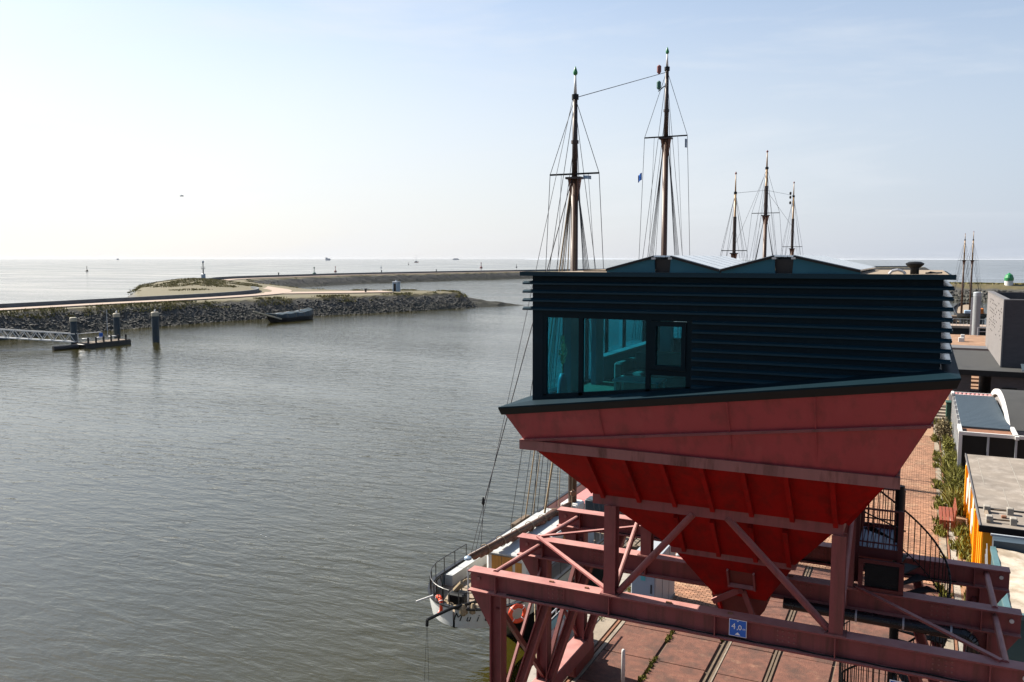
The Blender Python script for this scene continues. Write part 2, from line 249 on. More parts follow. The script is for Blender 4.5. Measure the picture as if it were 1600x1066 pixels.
# ------------------------------------------------------------------ mesh builder
def V(*a): return Vector(a)
class MB:
    def __init__(s): s.v = []; s.f = []
    def add(s, vs, fs):
        o = len(s.v); s.v += [tuple(p) for p in vs]; s.f += [tuple(i + o for i in f) for f in fs]; return s
    def box(s, x0, x1, y0, y1, z0, z1):
        return s.add([(x0, y0, z0), (x1, y0, z0), (x1, y1, z0), (x0, y1, z0), (x0, y0, z1), (x1, y0, z1), (x1, y1, z1), (x0, y1, z1)],
                     [(3, 2, 1, 0), (4, 5, 6, 7), (0, 1, 5, 4), (1, 2, 6, 5), (2, 3, 7, 6), (3, 0, 4, 7)])
    def bbox(s, x0, x1, y0, y1, z0, z1, c=0.02):
        """box with chamfered vertical and top edges"""
        p = [(x0 + c, y0), (x1 - c, y0), (x1, y0 + c), (x1, y1 - c), (x1 - c, y1), (x0 + c, y1), (x0, y1 - c), (x0, y0 + c)]
        cx, cy = (x0 + x1) / 2, (y0 + y1) / 2
        q = [(cx + (a - cx) * (1 - c / max(1e-6, (x1 - x0) / 2)), cy + (b - cy) * (1 - c / max(1e-6, (y1 - y0) / 2))) for a, b in p]
        vs = [(a, b, z0) for a, b in p] + [(a, b, z1 - c) for a, b in p] + [(a, b, z1) for a, b in q]
        fs = [tuple(reversed(range(8))), tuple(range(16, 24))]
        for k in range(8):
            j = (k + 1) % 8; fs += [(k, j, 8 + j, 8 + k), (8 + k, 8 + j, 16 + j, 16 + k)]
        return s.add(vs, fs)
    def extr(s, prof, o, ax, ay, vec):
        o, ax, ay, vec = Vector(o), Vector(ax), Vector(ay), Vector(vec)
        a = [o + ax * p[0] + ay * p[1] for p in prof]; n = len(prof)
        fs = [tuple(range(n)), tuple(reversed(range(n, 2 * n)))] + [(i, i + n, (i + 1) % n + n, (i + 1) % n) for i in range(n)]
        return s.add(a + [p + vec for p in a], fs)
    def bar(s, p0, p1, w, h, up=(0, 0, 1), prof=None):
        p0, p1 = Vector(p0), Vector(p1); d = (p1 - p0); u = Vector(up)
        side = d.cross(u)
        if side.length < 1e-5: side = d.cross(Vector((1, 0, 0)))
        side.normalize(); u = side.cross(d).normalized()
        pr = prof or [(-w / 2, -h / 2), (w / 2, -h / 2), (w / 2, h / 2), (-w / 2, h / 2)]
        return s.extr(pr, p0, side, u, d)
    def ibeam(s, p0, p1, w, h, tf=0.04, tw=0.03, up=(0, 0, 1)):
        a, b = w / 2, h / 2; t = tw / 2
        pr = [(-a, -b), (a, -b), (a, -b + tf), (t, -b + tf), (t, b - tf), (a, b - tf), (a, b), (-a, b), (-a, b - tf), (-t, b - tf), (-t, -b + tf), (-a, -b + tf)]
        return s.bar(p0, p1, w, h, up, pr)
    def tube(s, p0, p1, r0, r1=None, n=10, cap=True):
        r1 = r0 if r1 is None else r1
        p0, p1 = Vector(p0), Vector(p1); d = (p1 - p0).normalized()
        a = d.orthogonal().normalized(); b = d.cross(a)
        vs = []
        for p, r in ((p0, r0), (p1, r1)):
            vs += [p + (a * math.cos(2 * math.pi * k / n) + b * math.sin(2 * math.pi * k / n)) * r for k in range(n)]
        fs = [(k, (k + 1) % n, n + (k + 1) % n, n + k) for k in range(n)]
        if cap: fs += [tuple(reversed(range(n))), tuple(range(n, 2 * n))]
        return s.add(vs, fs)
    def path(s, pts, r, n=8):
        for a, b in zip(pts, pts[1:]): s.tube(a, b, r, r, n)
        return s
    def sag(s, p0, p1, r, drop=0.0, seg=1, n=5):
        p0, p1 = Vector(p0), Vector(p1); pts = []
        for k in range(seg + 1):
            t = k / seg; q = p0.lerp(p1, t); q.z -= drop * 4 * t * (1 - t); pts.append(q)
        return s.path(pts, r, n)
    def lathe(s, prof, c, n=16):
        c = Vector(c); vs = []; fs = []; m = len(prof)
        for r, z in prof: vs += [c + Vector((r * math.cos(2 * math.pi * k / n), r * math.sin(2 * math.pi * k / n), z)) for k in range(n)]
        for i in range(m - 1):
            fs += [(i * n + k, i * n + (k + 1) % n, (i + 1) * n + (k + 1) % n, (i + 1) * n + k) for k in range(n)]
        fs += [tuple(reversed(range(n))), tuple((m - 1) * n + k for k in range(n))]
        return s.add(vs, fs)
    def torus(s, c, ax, ay, Rr, r, n=24, m=8):
        c, ax, ay = Vector(c), Vector(ax).normalized(), Vector(ay).normalized(); az = ax.cross(ay); vs = []; fs = []
        for i in range(n):
            t = 2 * math.pi * i / n; e = ax * math.cos(t) + ay * math.sin(t)
            for j in range(m):
                q = 2 * math.pi * j / m; vs.append(c + e * (Rr + r * math.cos(q)) + az * r * math.sin(q))
        for i in range(n):
            for j in range(m): fs.append((i * m + j, (i + 1) % n * m + j, (i + 1) % n * m + (j + 1) % m, i * m + (j + 1) % m))
        return s.add(vs, fs)
    def plate(s, pts, th):
        """polygon thickened along its own normal"""
        P = [Vector(p) for p in pts]; nrm = (P[1] - P[0]).cross(P[2] - P[0]).normalized() * th; n = len(P)
        fs = [tuple(range(n)), tuple(reversed(range(n, 2 * n)))] + [(i, i + n, (i + 1) % n + n, (i + 1) % n) for i in range(n)]
        return s.add(P + [p - nrm for p in P], fs)
    def mesh(s, name, mat, o=(0, 0, 0), smooth=False):
        me = bpy.data.meshes.new(name); o = Vector(o)
        me.from_pydata([(p[0] - o.x, p[1] - o.y, p[2] - o.z) for p in s.v], [], s.f)
        bmfix(me)
        me.materials.append(MATS[mat])
        if smooth:
            for p in me.polygons: p.use_smooth = True
        return me
    def obj(s, name, mat, parent=None, o=None, smooth=False):
        if o is None: o = parent_origin(parent)
        ob = bpy.data.objects.new(name, s.mesh(name, mat, o, smooth)); COL.objects.link(ob)
        if parent is not None: ob.parent = parent; ORIG[ob] = ORIG[parent]
        else: ob.location = o; ORIG[ob] = Vector(o)
        return ob
import bmesh
def bmfix(me):
    bm = bmesh.new(); bm.from_mesh(me); bmesh.ops.recalc_face_normals(bm, faces=bm.faces); bm.to_mesh(me); bm.free()
ORIG = {}
def parent_origin(p): return ORIG[p] if p is not None else Vector((0, 0, 0))
def tag(o, label=None, cat=None, group=None, kind=None):
    if label: o['label'] = label
    if cat: o['category'] = cat
    if group: o['group'] = group
    if kind: o['kind'] = kind
    return o
def thing(name, label, cat, loc, group=None):
    o = bpy.data.objects.new(name, None); COL.objects.link(o); o.location = loc; o.empty_display_size = 0.3
    ORIG[o] = Vector(loc); return tag(o, label, cat, group)
def structure(mb, name, mat, o=(0, 0, 0)): return tag(mb.obj(name, mat, None, o), kind='structure')
def single(mb, name, mat, label, cat, o, group=None, smooth=False): return tag(mb.obj(name, mat, None, o, smooth), label, cat, group)
def np_mesh(name, verts, faces, mat):
    me = bpy.data.meshes.new(name); me.from_pydata(verts.tolist() if hasattr(verts, 'tolist') else verts, [], faces.tolist() if hasattr(faces, 'tolist') else faces)
    me.materials.append(MATS[mat]); return me
def text_mesh(txt, size, shear=0.0, ext=0.002):
    cu = bpy.data.curves.new('lettering', 'FONT'); cu.body = txt; cu.size = size; cu.shear = shear; cu.extrude = ext; cu.align_x = 'CENTER'; cu.align_y = 'CENTER'
    ob = bpy.data.objects.new('lettering', cu); COL.objects.link(ob)
    dg = bpy.context.evaluated_depsgraph_get(); me = bpy.data.meshes.new_from_object(ob.evaluated_get(dg)); bpy.data.objects.remove(ob); bpy.data.curves.remove(cu); return me
def lettering(txt, size, c, ax, ay, mat, parent, shear=0.0, name='lettering'):
    me = text_mesh(txt, size, shear); me.materials.clear(); me.materials.append(MATS[mat])
    ax, ay = Vector(ax).normalized(), Vector(ay).normalized(); az = ax.cross(ay)
    M = Matrix(((ax.x, ay.x, az.x, c[0]), (ax.y, ay.y, az.y, c[1]), (ax.z, ay.z, az.z, c[2]), (0, 0, 0, 1)))
    me.transform(Matrix.Translation(-ORIG[parent]) @ M)
    ob = bpy.data.objects.new(name, me); COL.objects.link(ob); ob.parent = parent; ORIG[ob] = ORIG[parent]; return ob
WZ = -3.0            # water level; the quay deck is z = 0

# ------------------------------------------------------------------ water
w = MB(); S = 20000
w.add([(-S, -2000, WZ), (S, -2000, WZ), (S, S, WZ), (-S, S, WZ)], [(0, 1, 2, 3)])
structure(w, 'water', 'water')

fg = np.random.default_rng(19); fv = []; ff = []
for (cx, cy, L_, n_) in ((-62, 66, 9, 40), (-44, 47, 7, 34), (-70, 50, 12, 40), (-46, 80, 10, 46), (-38, 100, 14, 40), (-85, 78, 14, 36), (-30, 36, 6, 18)):
    for k in range(n_):
        x = cx + fg.normal(0, L_ * .5); y = cy + (x - cx) * .62 + fg.normal(0, .9); r = fg.uniform(.012, .05); o = len(fv); m_ = 6
        fv += [(x + r * fg.uniform(.7, 1.5) * math.cos(6.283 * j / m_), y + r * fg.uniform(.6, 1.1) * math.sin(6.283 * j / m_), WZ + .012) for j in range(m_)]; ff.append(tuple(range(o, o + m_)))
fo = bpy.data.objects.new('foam_flecks', np_mesh('foam_flecks', fv, ff, 'steel_grey')); COL.objects.link(fo); tag(fo, 'white foam flecks drifting in loose lines on the harbour water', 'foam', kind='stuff')

# ------------------------------------------------------------------ quay
QX = -9.9                                    # quay edge
q = MB(); q.box(QX + 0.6, 60, 2, 128, -4.5, -0.06)
quay = structure(q, 'quay', 'paving_bed')
MB().box(QX + 0.02, QX + 0.6, 2, 128, -4.5, -0.35).obj('quay_wall', 'quay_wall', quay)
for k in range(42):
    y = 2 + k * 3.0
    MB().bbox(QX - 0.06, QX + 0.62, y + 0.008, y + 2.992, -0.35, 0.03, 0.03).obj('coping_stone', 'concrete', quay)
MB().box(QX + 0.63, -8.78, 2, 128, -0.06, 0.0).obj('edge_strip', 'quay_concrete', quay)
MB().box(-8.58, -8.47, 2, 128, -0.06, 0.004).obj('edge_strip', 'quay_concrete', quay)
# crane rails: head and flangeway
for x in (-8.67, 1.37):
    MB().box(x - 0.035, x + 0.035, 2, 128, -0.06, 0.012).obj('crane_rail', 'rust', quay)
for x in (-5.19, -5.05, -3.62, -3.52):
    MB().box(x - 0.03, x + 0.03, 2, 128, -0.06, -0.012).obj('track_rail', 'old_wood', quay)
# big reddish slabs in the working lane
slab_cols = [(-8.46, -6.86), (-6.80, -5.27), (-4.97, -3.68), (-3.44, -1.95), (-1.91, -0.45), (-0.41, 1.05)]
for i, (x0, x1) in enumerate(slab_cols):
    y = 9.7
    top = 26.2 if i < 2 else 34.2
    k = 0
    while y < top - 0.1:
        y1 = y + 2.04
        t = rnd.uniform(-0.006, 0.008)
        MB().bbox(x0 + rnd.uniform(0.01, 0.03), x1 - rnd.uniform(0.01, 0.03), y + 0.015 + rnd.uniform(0, 0.02), y1 - 0.015, -0.06, 0.0 + t, 0.012).obj('paving_slab', 'slab_red', quay)
        y = y1; k += 1
MB().box(-8.44, 1.1, 2, 9.6, -0.06, -0.001).obj('near_paving', 'far_paving', quay)
MB().box(-5.02, -4.98, 2, 34, -0.06, -0.002).obj('joint_fill', 'quay_concrete', quay)
# clinker paving, one raised brick after another in running bond
def brick_field(x0, x1, y0, y1, L=0.235, Wd=0.118, gap=0.012):
    nx = int((x1 - x0) / L); ny = int((y1 - y0) / Wd)
    g = np.random.default_rng(3)
    ii, jj = np.meshgrid(np.arange(nx), np.arange(ny), indexing='ij'); ii = ii.ravel(); jj = jj.ravel()
    cx = x0 + (ii + 0.5 + 0.5 * (jj % 2)) * L; cy = y0 + (jj + 0.5) * Wd
    cz = g.uniform(-0.004, 0.005, cx.size) + 0.004 * np.sin(cx * 0.7) * np.sin(cy * 0.5)
    a = (L - gap) / 2; b = (Wd - gap) / 2; th = g.normal(0, 0.012, cx.size)
    base = np.array([(-a, -b), (a, -b), (a, b), (-a, b)])
    vs = []
    for z, sc in ((-0.05, 1.0), (0.0, 0.965)):
        for (px, py) in base:
            vs.append(np.stack([cx + sc * (px * np.cos(th) - py * np.sin(th)), cy + sc * (px * np.sin(th) + py * np.cos(th)), cz * (z == 0) + z], 1))
    vs = np.stack(vs, 1).reshape(-1, 3)
    f = np.array([(4, 5, 6, 7), (0, 1, 5, 4), (1, 2, 6, 5), (2, 3, 7, 6), (3, 0, 4, 7)])
    fs = (np.arange(cx.size)[:, None, None] * 8 + f[None]).reshape(-1, 4)
    return vs, fs
def put_bricks(x0, x1, y0, y1):
    vs, fs = brick_field(x0, x1, y0, y1)
    o = bpy.data.objects.new('paving_bricks', np_mesh('paving_bricks', vs, fs, 'brick_paving')); COL.objects.link(o); o.parent = quay
    tag(o, kind='stuff')
put_bricks(-8.4, -5.3, 26.3, 34.2)
put_bricks(-8.4, 1.0, 34.25, 64)
MB().box(-8.44, 1.0, 64, 128, -0.06, 0.0).obj('far_paving', 'far_paving', quay)
MB().box(1.02, 1.30, 2, 128, -0.06, 0.002).obj('kerb_strip', 'quay_concrete', quay)
MB().box(1.44, 1.66, 2, 128, -0.06, 0.003).obj('kerb_strip', 'concrete', quay)
MB().box(1.66, 40, 2, 128, -0.06, -0.002).obj('yard_paving', 'far_paving', quay)

# ------------------------------------------------------------------ breakwaters
def poly_dist(P, X, Y):
    P = np.array(P, float); d = np.full(X.shape, 1e9); ins = np.zeros(X.shape, bool); n = len(P)
    for i in range(n):
        a, b = P[i], P[(i + 1) % n]; ab = b - a; L2 = (ab ** 2).sum()
        t = np.clip(((X - a[0]) * ab[0] + (Y - a[1]) * ab[1]) / L2, 0, 1)
        d = np.minimum(d, np.hypot(X - a[0] - t * ab[0], Y - a[1] - t * ab[1]))
        c = ((a[1] > Y) != (b[1] > Y)) & (X < (b[0] - a[0]) * (Y - a[1]) / (b[1] - a[1] + 1e-12) + a[0]); ins ^= c
    return np.where(ins, -d, d)
def vnoise(X, Y, s, seed):
    g = np.random.default_rng(seed).random((512, 512)); x = X / s; y = Y / s
    i = np.floor(x).astype(int); j = np.floor(y).astype(int); u = x - i; v = y - j; u = u * u * (3 - 2 * u); v = v * v * (3 - 2 * v)
    q = lambda a, b: g[a % 512, b % 512]
    return (q(i, j) * (1 - u) * (1 - v) + q(i + 1, j) * u * (1 - v) + q(i, j + 1) * (1 - u) * v + q(i + 1, j + 1) * u * v) - 0.5
CREST = 1.6
BANK = [(-160, 30), (-160, 104), (-160, 130), (-158, 155), (-152, 176), (-144, 195), (-138, 211), (-131, 231),
        (-133, 236), (-150, 238), (-166, 229), (-190, 233), (-215, 251), (-250, 276), (-284, 304), (-299, 325), (-305, 348), (-308, 378), (-311, 434),
        (-304, 480), (-297, 528), (-277, 610), (-240, 720), (-180, 850), (-100, 1000), (0, 1150),
        (-12, 1160), (-112, 1010), (-192, 860), (-254, 728), (-292, 614), (-313, 530), (-320, 480), (-327, 434), (-324, 376), (-321, 340), (-310, 312), (-296, 292),
        (-288, 270), (-262, 228), (-225, 193), (-190, 163), (-177, 145), (-173, 120), (-172, 30)]
def bank_z(X, Y, P, crest, slope, tip=None):
    d = poly_dist(P, X, Y)
    z = np.where(d > 0, crest - slope * d, crest + 0.0)
    z = z + np.where(d > 0.5, 1.0, 0.15) * (0.5 * vnoise(X, Y, 1.3, 1) + 0.5 * vnoise(X, Y, 3.7, 2)) * 0.42
    return z, d
def MOUND(X, Y):
    m = np.exp(-(((X + 240) * 0.75 - (Y - 231) * 0.66) / 36) ** 2 - (((X + 240) * 0.66 + (Y - 231) * 0.75) / 16) ** 2)
    return 3.1 * m
def heightfield(name, xs, ys, P, crest, slope, mound=False, spit=None):
    X, Y = np.meshgrid(xs, ys, indexing='ij'); z, d = bank_z(X, Y, P, crest, slope)
    if mound: z = z + MOUND(X, Y) * np.clip((6 - d) / 8, 0, 1)
    if spit is not None:
        a, b, zt = spit; ab = np.array(b) - np.array(a); t = np.clip(((X - a[0]) * ab[0] + (Y - a[1]) * ab[1]) / (ab ** 2).sum(), 0, 1)
        ds = np.hypot(X - a[0] - t * ab[0], Y - a[1] - t * ab[1]); z = np.maximum(z, zt - 4.1 * t ** .8 - 0.5 * ds + vnoise(X, Y, 1.5, 9) * 0.5)
    keep = z > -4.6; idx = -np.ones(X.shape, int)
    c = keep[:-1, :-1] | keep[1:, :-1] | keep[:-1, 1:] | keep[1:, 1:]
    use = np.zeros(X.shape, bool); use[:-1, :-1] |= c; use[1:, :-1] |= c; use[:-1, 1:] |= c; use[1:, 1:] |= c
    idx[use] = np.arange(use.sum()); ci, cj = np.nonzero(c)
    fs = np.stack([idx[ci, cj], idx[ci + 1, cj], idx[ci + 1, cj + 1], idx[ci, cj + 1]], 1)
    o = bpy.data.objects.new(name, np_mesh(name, np.stack([X[use], Y[use], z[use]], 1), fs, 'rock_bank')); COL.objects.link(o)
    return tag(o, kind='structure')
xs = np.arange(-345, -112, 1.25)
heightfield('breakwater', xs, np.arange(60, 262, 1.1), BANK, CREST, 0.62, True, ((-134, 232), (-115, 250), 1.1))
heightfield('breakwater_extension', np.arange(-350, 30, 2.2), np.concatenate([np.arange(261.7, 700, 2.0), np.arange(700, 1170, 5.0)]), BANK, CREST, 0.62, True)
DIKE = [(-80, 360), (20, 356), (420, 330), (420, 352), (20, 384), (-80, 386)]
heightfield('sea_dike', np.arange(-100, 430, 2.5), np.arange(300, 420, 2.0), DIKE, 2.6, 0.42)

# loose armour stones along the waterline and slopes
def rocks(name, spots, seed, smin, smax, parent=None):
    g = np.random.default_rng(seed)
    ico = np.array([(0, 0, 1), (.894, 0, .447), (.276, .851, .447), (-.724, .526, .447), (-.724, -.526, .447), (.276, -.851, .447),
                    (.724, .526, -.447), (-.276, .851, -.447), (-.894, 0, -.447), (-.276, -.851, -.447), (.724, -.526, -.447), (0, 0, -1)])
    tri = np.array([(0, 1, 2), (0, 2, 3), (0, 3, 4), (0, 4, 5), (0, 5, 1), (1, 6, 2), (2, 7, 3), (3, 8, 4), (4, 9, 5), (5, 10, 1), (6, 7, 2), (7, 8, 3), (8, 9, 4), (9, 10, 5), (10, 6, 1), (11, 7, 6), (11, 8, 7), (11, 9, 8), (11, 10, 9), (11, 6, 10)])
    n = len(spots); s = g.uniform(smin, smax, (n, 1, 1)) * g.uniform(0.6, 1.25, (n, 1, 3)); j = g.uniform(0.75, 1.2, (n, 12, 1))
    v = ico[None] * s * j; v[..., 2] *= 0.7; v += np.asarray(spots)[:, None, :]
    f = (np.arange(n)[:, None, None] * 12 + tri[None]).reshape(-1, 3)
    o = bpy.data.objects.new(name, np_mesh(name, v.reshape(-1, 3), f, 'boulder')); COL.objects.link(o)
    return tag(o, 'loose grey armour stones piled on the breakwater slopes' if seed == 11 else 'rough stones along the foot of the grassy sea dike', 'stones', kind='stuff')
def bank_spots(P, crest, slope, x0, x1, y0, y1, n, seed, dmin, dmax):
    g = np.random.default_rng(seed); X = g.uniform(x0, x1, n); Y = g.uniform(y0, y1, n); z, d = bank_z(X, Y, P, crest, slope)
    k = (d > dmin) & (d < dmax); return np.stack([X[k], Y[k], z[k]], 1)
sp = np.concatenate([bank_spots(BANK, CREST, .62, -165, -115, 70, 260, 30000, 5, 1.2, 7.8), bank_spots(BANK, CREST, .62, -345, -160, 200, 640, 26000, 6, 1.2, 7.8)])
rocks('armour_stones', sp, 11, 0.16, 0.40)
rocks('dike_stones', bank_spots(DIKE, 2.6, .42, -20, 120, 325, 360, 5000, 8, 5, 13.5), 12, 0.35, 0.8)

# grass tussocks on the crest edges
def tufts(name, spots, seed, h, mat, label, blades=9, w=0.06, spread=0.5, parent=None):
    g = np.random.default_rng(seed); n = len(spots) * blades
    base = np.repeat(np.asarray(spots), blades, 0) + np.concatenate([g.normal(0, spread * 0.5, (n, 2)), np.zeros((n, 1))], 1)
    ang = g.uniform(0, 2 * np.pi, n); hh = g.uniform(0.5, 1.2, n) * np.asarray(h if np.isscalar(h) else np.repeat(h, blades)); ww = w * g.uniform(0.7, 1.4, n)
    lean = g.normal(0, 0.35, (n, 2)) * hh[:, None]
    dx = np.cos(ang) * ww; dy = np.sin(ang) * ww
    a = base + np.stack([-dx, -dy, -0.05 + 0 * dx], 1); b = base + np.stack([dx, dy, -0.05 + 0 * dx], 1)
    m1 = base + np.stack([lean[:, 0] * .4 + dx * 1.3, lean[:, 1] * .4 + dy * 1.3, hh * .55], 1); m2 = base + np.stack([lean[:, 0] * .4 - dx * 1.3, lean[:, 1] * .4 - dy * 1.3, hh * .55], 1)
    c = base + np.stack([lean[:, 0], lean[:, 1], hh], 1)
    v = np.stack([a, b, m1, c, m2], 1).reshape(-1, 3); f = np.arange(n)[:, None] * 5 + np.array([[0, 1, 2, 3, 4]])
    o = bpy.data.objects.new(name, np_mesh(name, v, f, mat)); COL.objects.link(o); tag(o, label, 'grass', kind='stuff'); return o
gs = np.concatenate([bank_spots(BANK, CREST, .62, -168, -125, 60, 245, 11000, 21, -1.6, 2.6), bank_spots(BANK, CREST, .62, -330, -160, 190, 600, 9000, 22, -1.5, 2.5)])
nzv = vnoise(gs[:, 0], gs[:, 1], 4.0, 4); nz2 = vnoise(gs[:, 0], gs[:, 1], 11.0, 14); gs = gs[(nzv + .7 * nz2) > -0.06]
tufts('bank_grass', gs, 31, 0.50, 'grass', 'dry green grass tussocks along the breakwater crest', 9, 0.07, 1.0)
gm = np.random.default_rng(41); X = gm.uniform(-285, -178, 9000); Y = gm.uniform(160, 275, 9000); z, d = bank_z(X, Y, BANK, CREST, .5); z = z + MOUND(X, Y); k = (MOUND(X, Y) > 0.45) & (d < 4)
tufts('mound_grass', np.stack([X[k], Y[k], z[k]], 1)[vnoise(X[k], Y[k], 9.0, 6) > -0.08], 42, 0.35, 'grass', 'sparse grass on the low mound beneath the beacon', 7, 0.09, 1.2)
dg_ = bank_spots(DIKE, 2.6, .42, -10, 110, 335, 372, 7000, 23, -9, -2.5)
tufts('dike_grass', dg_, 32, 0.45, 'grass', 'green grass covering the top of the far sea dike', 6, 0.3, 1.8)

# pale path on the crest, sea walls
def ribbon(pts, w, z, th=0.12):
    P = [Vector((p[0], p[1], 0)) for p in pts]; L = []; Rr = []
    for i, p in enumerate(P):
        d = (P[min(i + 1, len(P) - 1)] - P[max(i - 1, 0)]).normalized(); nrm = Vector((-d.y, d.x, 0)); ww = w[i] if isinstance(w, (list, tuple)) else w
        L.append(p + nrm * ww / 2); Rr.append(p - nrm * ww / 2)
    mb = MB(); n = len(P); vs = [(p.x, p.y, z) for p in L] + [(p.x, p.y, z) for p in Rr] + [(p.x, p.y, z - th) for p in L] + [(p.x, p.y, z - th) for p in Rr]
    fs = []
    for i in range(n - 1): fs += [(i, i + 1, n + i + 1, n + i), (2 * n + i, 3 * n + i, 3 * n + i + 1, 2 * n + i + 1), (i, 2 * n + i, 2 * n + i + 1, i + 1), (n + i, n + i + 1, 3 * n + i + 1, 3 * n + i)]
    return mb.add(vs, fs)
def smooth_pts(pts, k=6):
    P = [Vector(p) for p in pts]; out = []
    for i in range(len(P) - 1):
        p0, p1, p2, p3 = P[max(i - 1, 0)], P[i], P[i + 1], P[min(i + 2, len(P) - 1)]
        for j in range(k):
            t = j / k; out.append(0.5 * ((2 * p1) + (p2 - p0) * t + (2 * p0 - 5 * p1 + 4 * p2 - p3) * t * t + (3 * p1 - p0 - 3 * p2 + p3) * t ** 3))
    return out + [P[-1]]
near_path = smooth_pts([(-167, 30), (-166.5, 104), (-167, 130), (-166, 155), (-167, 175), (-172, 196), (-186, 215), (-206, 231), (-236, 254), (-268, 276), (-292, 298), (-306, 320), (-313, 345), (-315.5, 378), (-318, 434), (-312, 482), (-305, 530), (-285, 612)])
structure(ribbon(near_path, 6.0, CREST + 0.30, 0.9), 'breakwater_path', 'path_sand')
structure(ribbon(smooth_pts([(-176, 196), (-168, 203), (-158, 212), (-150, 222)]), 13.0, CREST + 0.27, 0.9), 'breakwater_path_spur', 'path_sand')
wall1 = smooth_pts([(-170.6, 30), (-170.4, 104), (-171, 130), (-171.5, 155), (-173, 175), (-179, 194), (-191, 210), (-203, 220)])
single(ribbon(wall1, 0.5, 2.75, 2.2), 'sea_wall', 'sea_wall_concrete', 'low concrete sea wall curving beside the path on the nearer breakwater', 'wall', (-171, 120, 0.5))
wall2 = smooth_pts([(-296, 293.5), (-309, 312), (-318, 342), (-320.5, 378), (-323, 434), (-317, 482), (-310, 530), (-290, 613), (-252, 726), (-191, 858), (-111, 1009), (-11, 1158)])
single(ribbon(wall2, 0.6, 3.0, 2.4), 'sea_wall', 'sea_wall_concrete', 'long concrete sea wall along the distant arm of the breakwater', 'wall', (-320, 400, 0.5))

# ------------------------------------------------------------------ hopper crane (portal, beams, bunker)
CRX, CRY = -3.65, 19.9
crane = thing('hopper_crane', 'huge faded red steel hopper on a portal frame astride the quay', 'hopper', (CRX, CRY, 0))
BX0, BX1 = -9.38, 2.1
BY = (17.22, 19.92, 22.62)
TOP = 4.71; BH = 0.50; BW = 0.36
for y in BY:
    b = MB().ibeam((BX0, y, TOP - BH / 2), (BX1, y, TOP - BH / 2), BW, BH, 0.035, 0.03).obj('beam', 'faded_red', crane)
    for x in (-8.67, -5.9, -3.6, -1.27, 1.37):          # web stiffeners
        m = MB()
        for s in (-1, 1): m.box(x - 0.012, x + 0.012, y + s * 0.016 if s > 0 else y - BW / 2 + 0.02, y + BW / 2 - 0.02 if s > 0 else y - 0.016, TOP - BH + 0.036, TOP - 0.036)
        m.obj('stiffener', 'faded_red', b)
    for x in (-9.16, 1.93):
        MB().tube((x, y - 0.02, TOP - 0.21), (x, y - 0.05, TOP - 0.21), 0.045, n=12).obj('lifting_eye', 'white_paint' if x > 0 else 'stained_flange', b)
    for k in range(4):
        x = rnd.uniform(-8, -2)
        MB().box(x, x + rnd.uniform(.06, .14), y - 0.02, y + 0.03, TOP, TOP + 0.03).obj('weld_stub', 'rust', b)
    # portal legs
    for sx, lx in ((1, -8.67), (-1, 1.37)):
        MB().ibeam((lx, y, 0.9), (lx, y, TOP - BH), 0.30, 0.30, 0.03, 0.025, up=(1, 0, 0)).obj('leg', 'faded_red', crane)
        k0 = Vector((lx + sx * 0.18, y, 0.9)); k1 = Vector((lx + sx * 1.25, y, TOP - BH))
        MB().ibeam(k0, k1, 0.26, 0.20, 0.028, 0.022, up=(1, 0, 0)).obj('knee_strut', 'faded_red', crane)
        ex = BX0 + 0.0 if sx > 0 else BX1
        g = lx - sx * 0.155
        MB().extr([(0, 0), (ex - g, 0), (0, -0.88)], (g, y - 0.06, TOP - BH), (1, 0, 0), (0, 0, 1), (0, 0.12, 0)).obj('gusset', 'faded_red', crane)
    for x in (-7.2, -2.2, 0.6):
        sp2 = MB().box(x - .22, x + .22, y - .030, y - .016, TOP - .40, TOP - .10).obj('splice_plate', 'faded_red', b)
        m = MB()
        for bx_ in (-.16, -.06, .06, .16):
            for bz_ in (.15, .25, .35): m.tube((x + bx_, y - .030, TOP - bz_), (x + bx_, y - .046, TOP - bz_), .017, n=6)
        m.obj('bolts', 'stained_flange', sp2)
for (x0, x1, yy) in ((-8.4, 1.2, BY[0] - .10), (-8.0, 1.0, BY[2] - .10)):
    m = MB(); pts = [(x0 + (x1 - x0) * k / 24, yy, TOP - BH + .055 + .012 * math.sin(k * 2.1)) for k in range(25)]; m.path(pts, .016, 6).obj('cable', 'black_paint', crane)
# sills, wheel bogies and lateral bracing on both rails
for lx in (-8.67, 1.37):
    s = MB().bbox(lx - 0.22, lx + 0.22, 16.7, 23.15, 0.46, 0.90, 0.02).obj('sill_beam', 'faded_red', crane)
    for yy in (17.3, 22.5):
        bo = MB().bbox(lx - 0.19, lx + 0.19, yy - 0.75, yy + 0.75, 0.10, 0.455, 0.04).obj('bogie', 'dark_red_steel', crane)
        for dy in (-0.45, 0.45):
            MB().tube((lx - 0.05, yy + dy, 0.19), (lx + 0.05, yy + dy, 0.19), 0.175, n=18).obj('wheel', 'rust', bo)
        MB().box(lx - 0.12, lx + 0.12, yy - 0.95 if yy < 20 else yy + 0.75, yy - 0.75 if yy < 20 else yy + 0.95, 0.05, 0.42).obj('buffer', 'dark_red_steel', bo)
    for (ya, yb) in ((BY[0], BY[1]), (BY[2], BY[1])):
        MB().bar((lx + 0.02, ya, 3.9), (lx + 0.02, yb, 0.95), 0.12, 0.10, (1, 0, 0)).obj('leg_brace', 'dark_red_steel', crane)
        MB().bar((lx - 0.09, yb, 3.9), (lx - 0.09, ya, 0.95), 0.09, 0.06, (1, 0, 0)).obj('leg_brace', 'faded_red', crane)
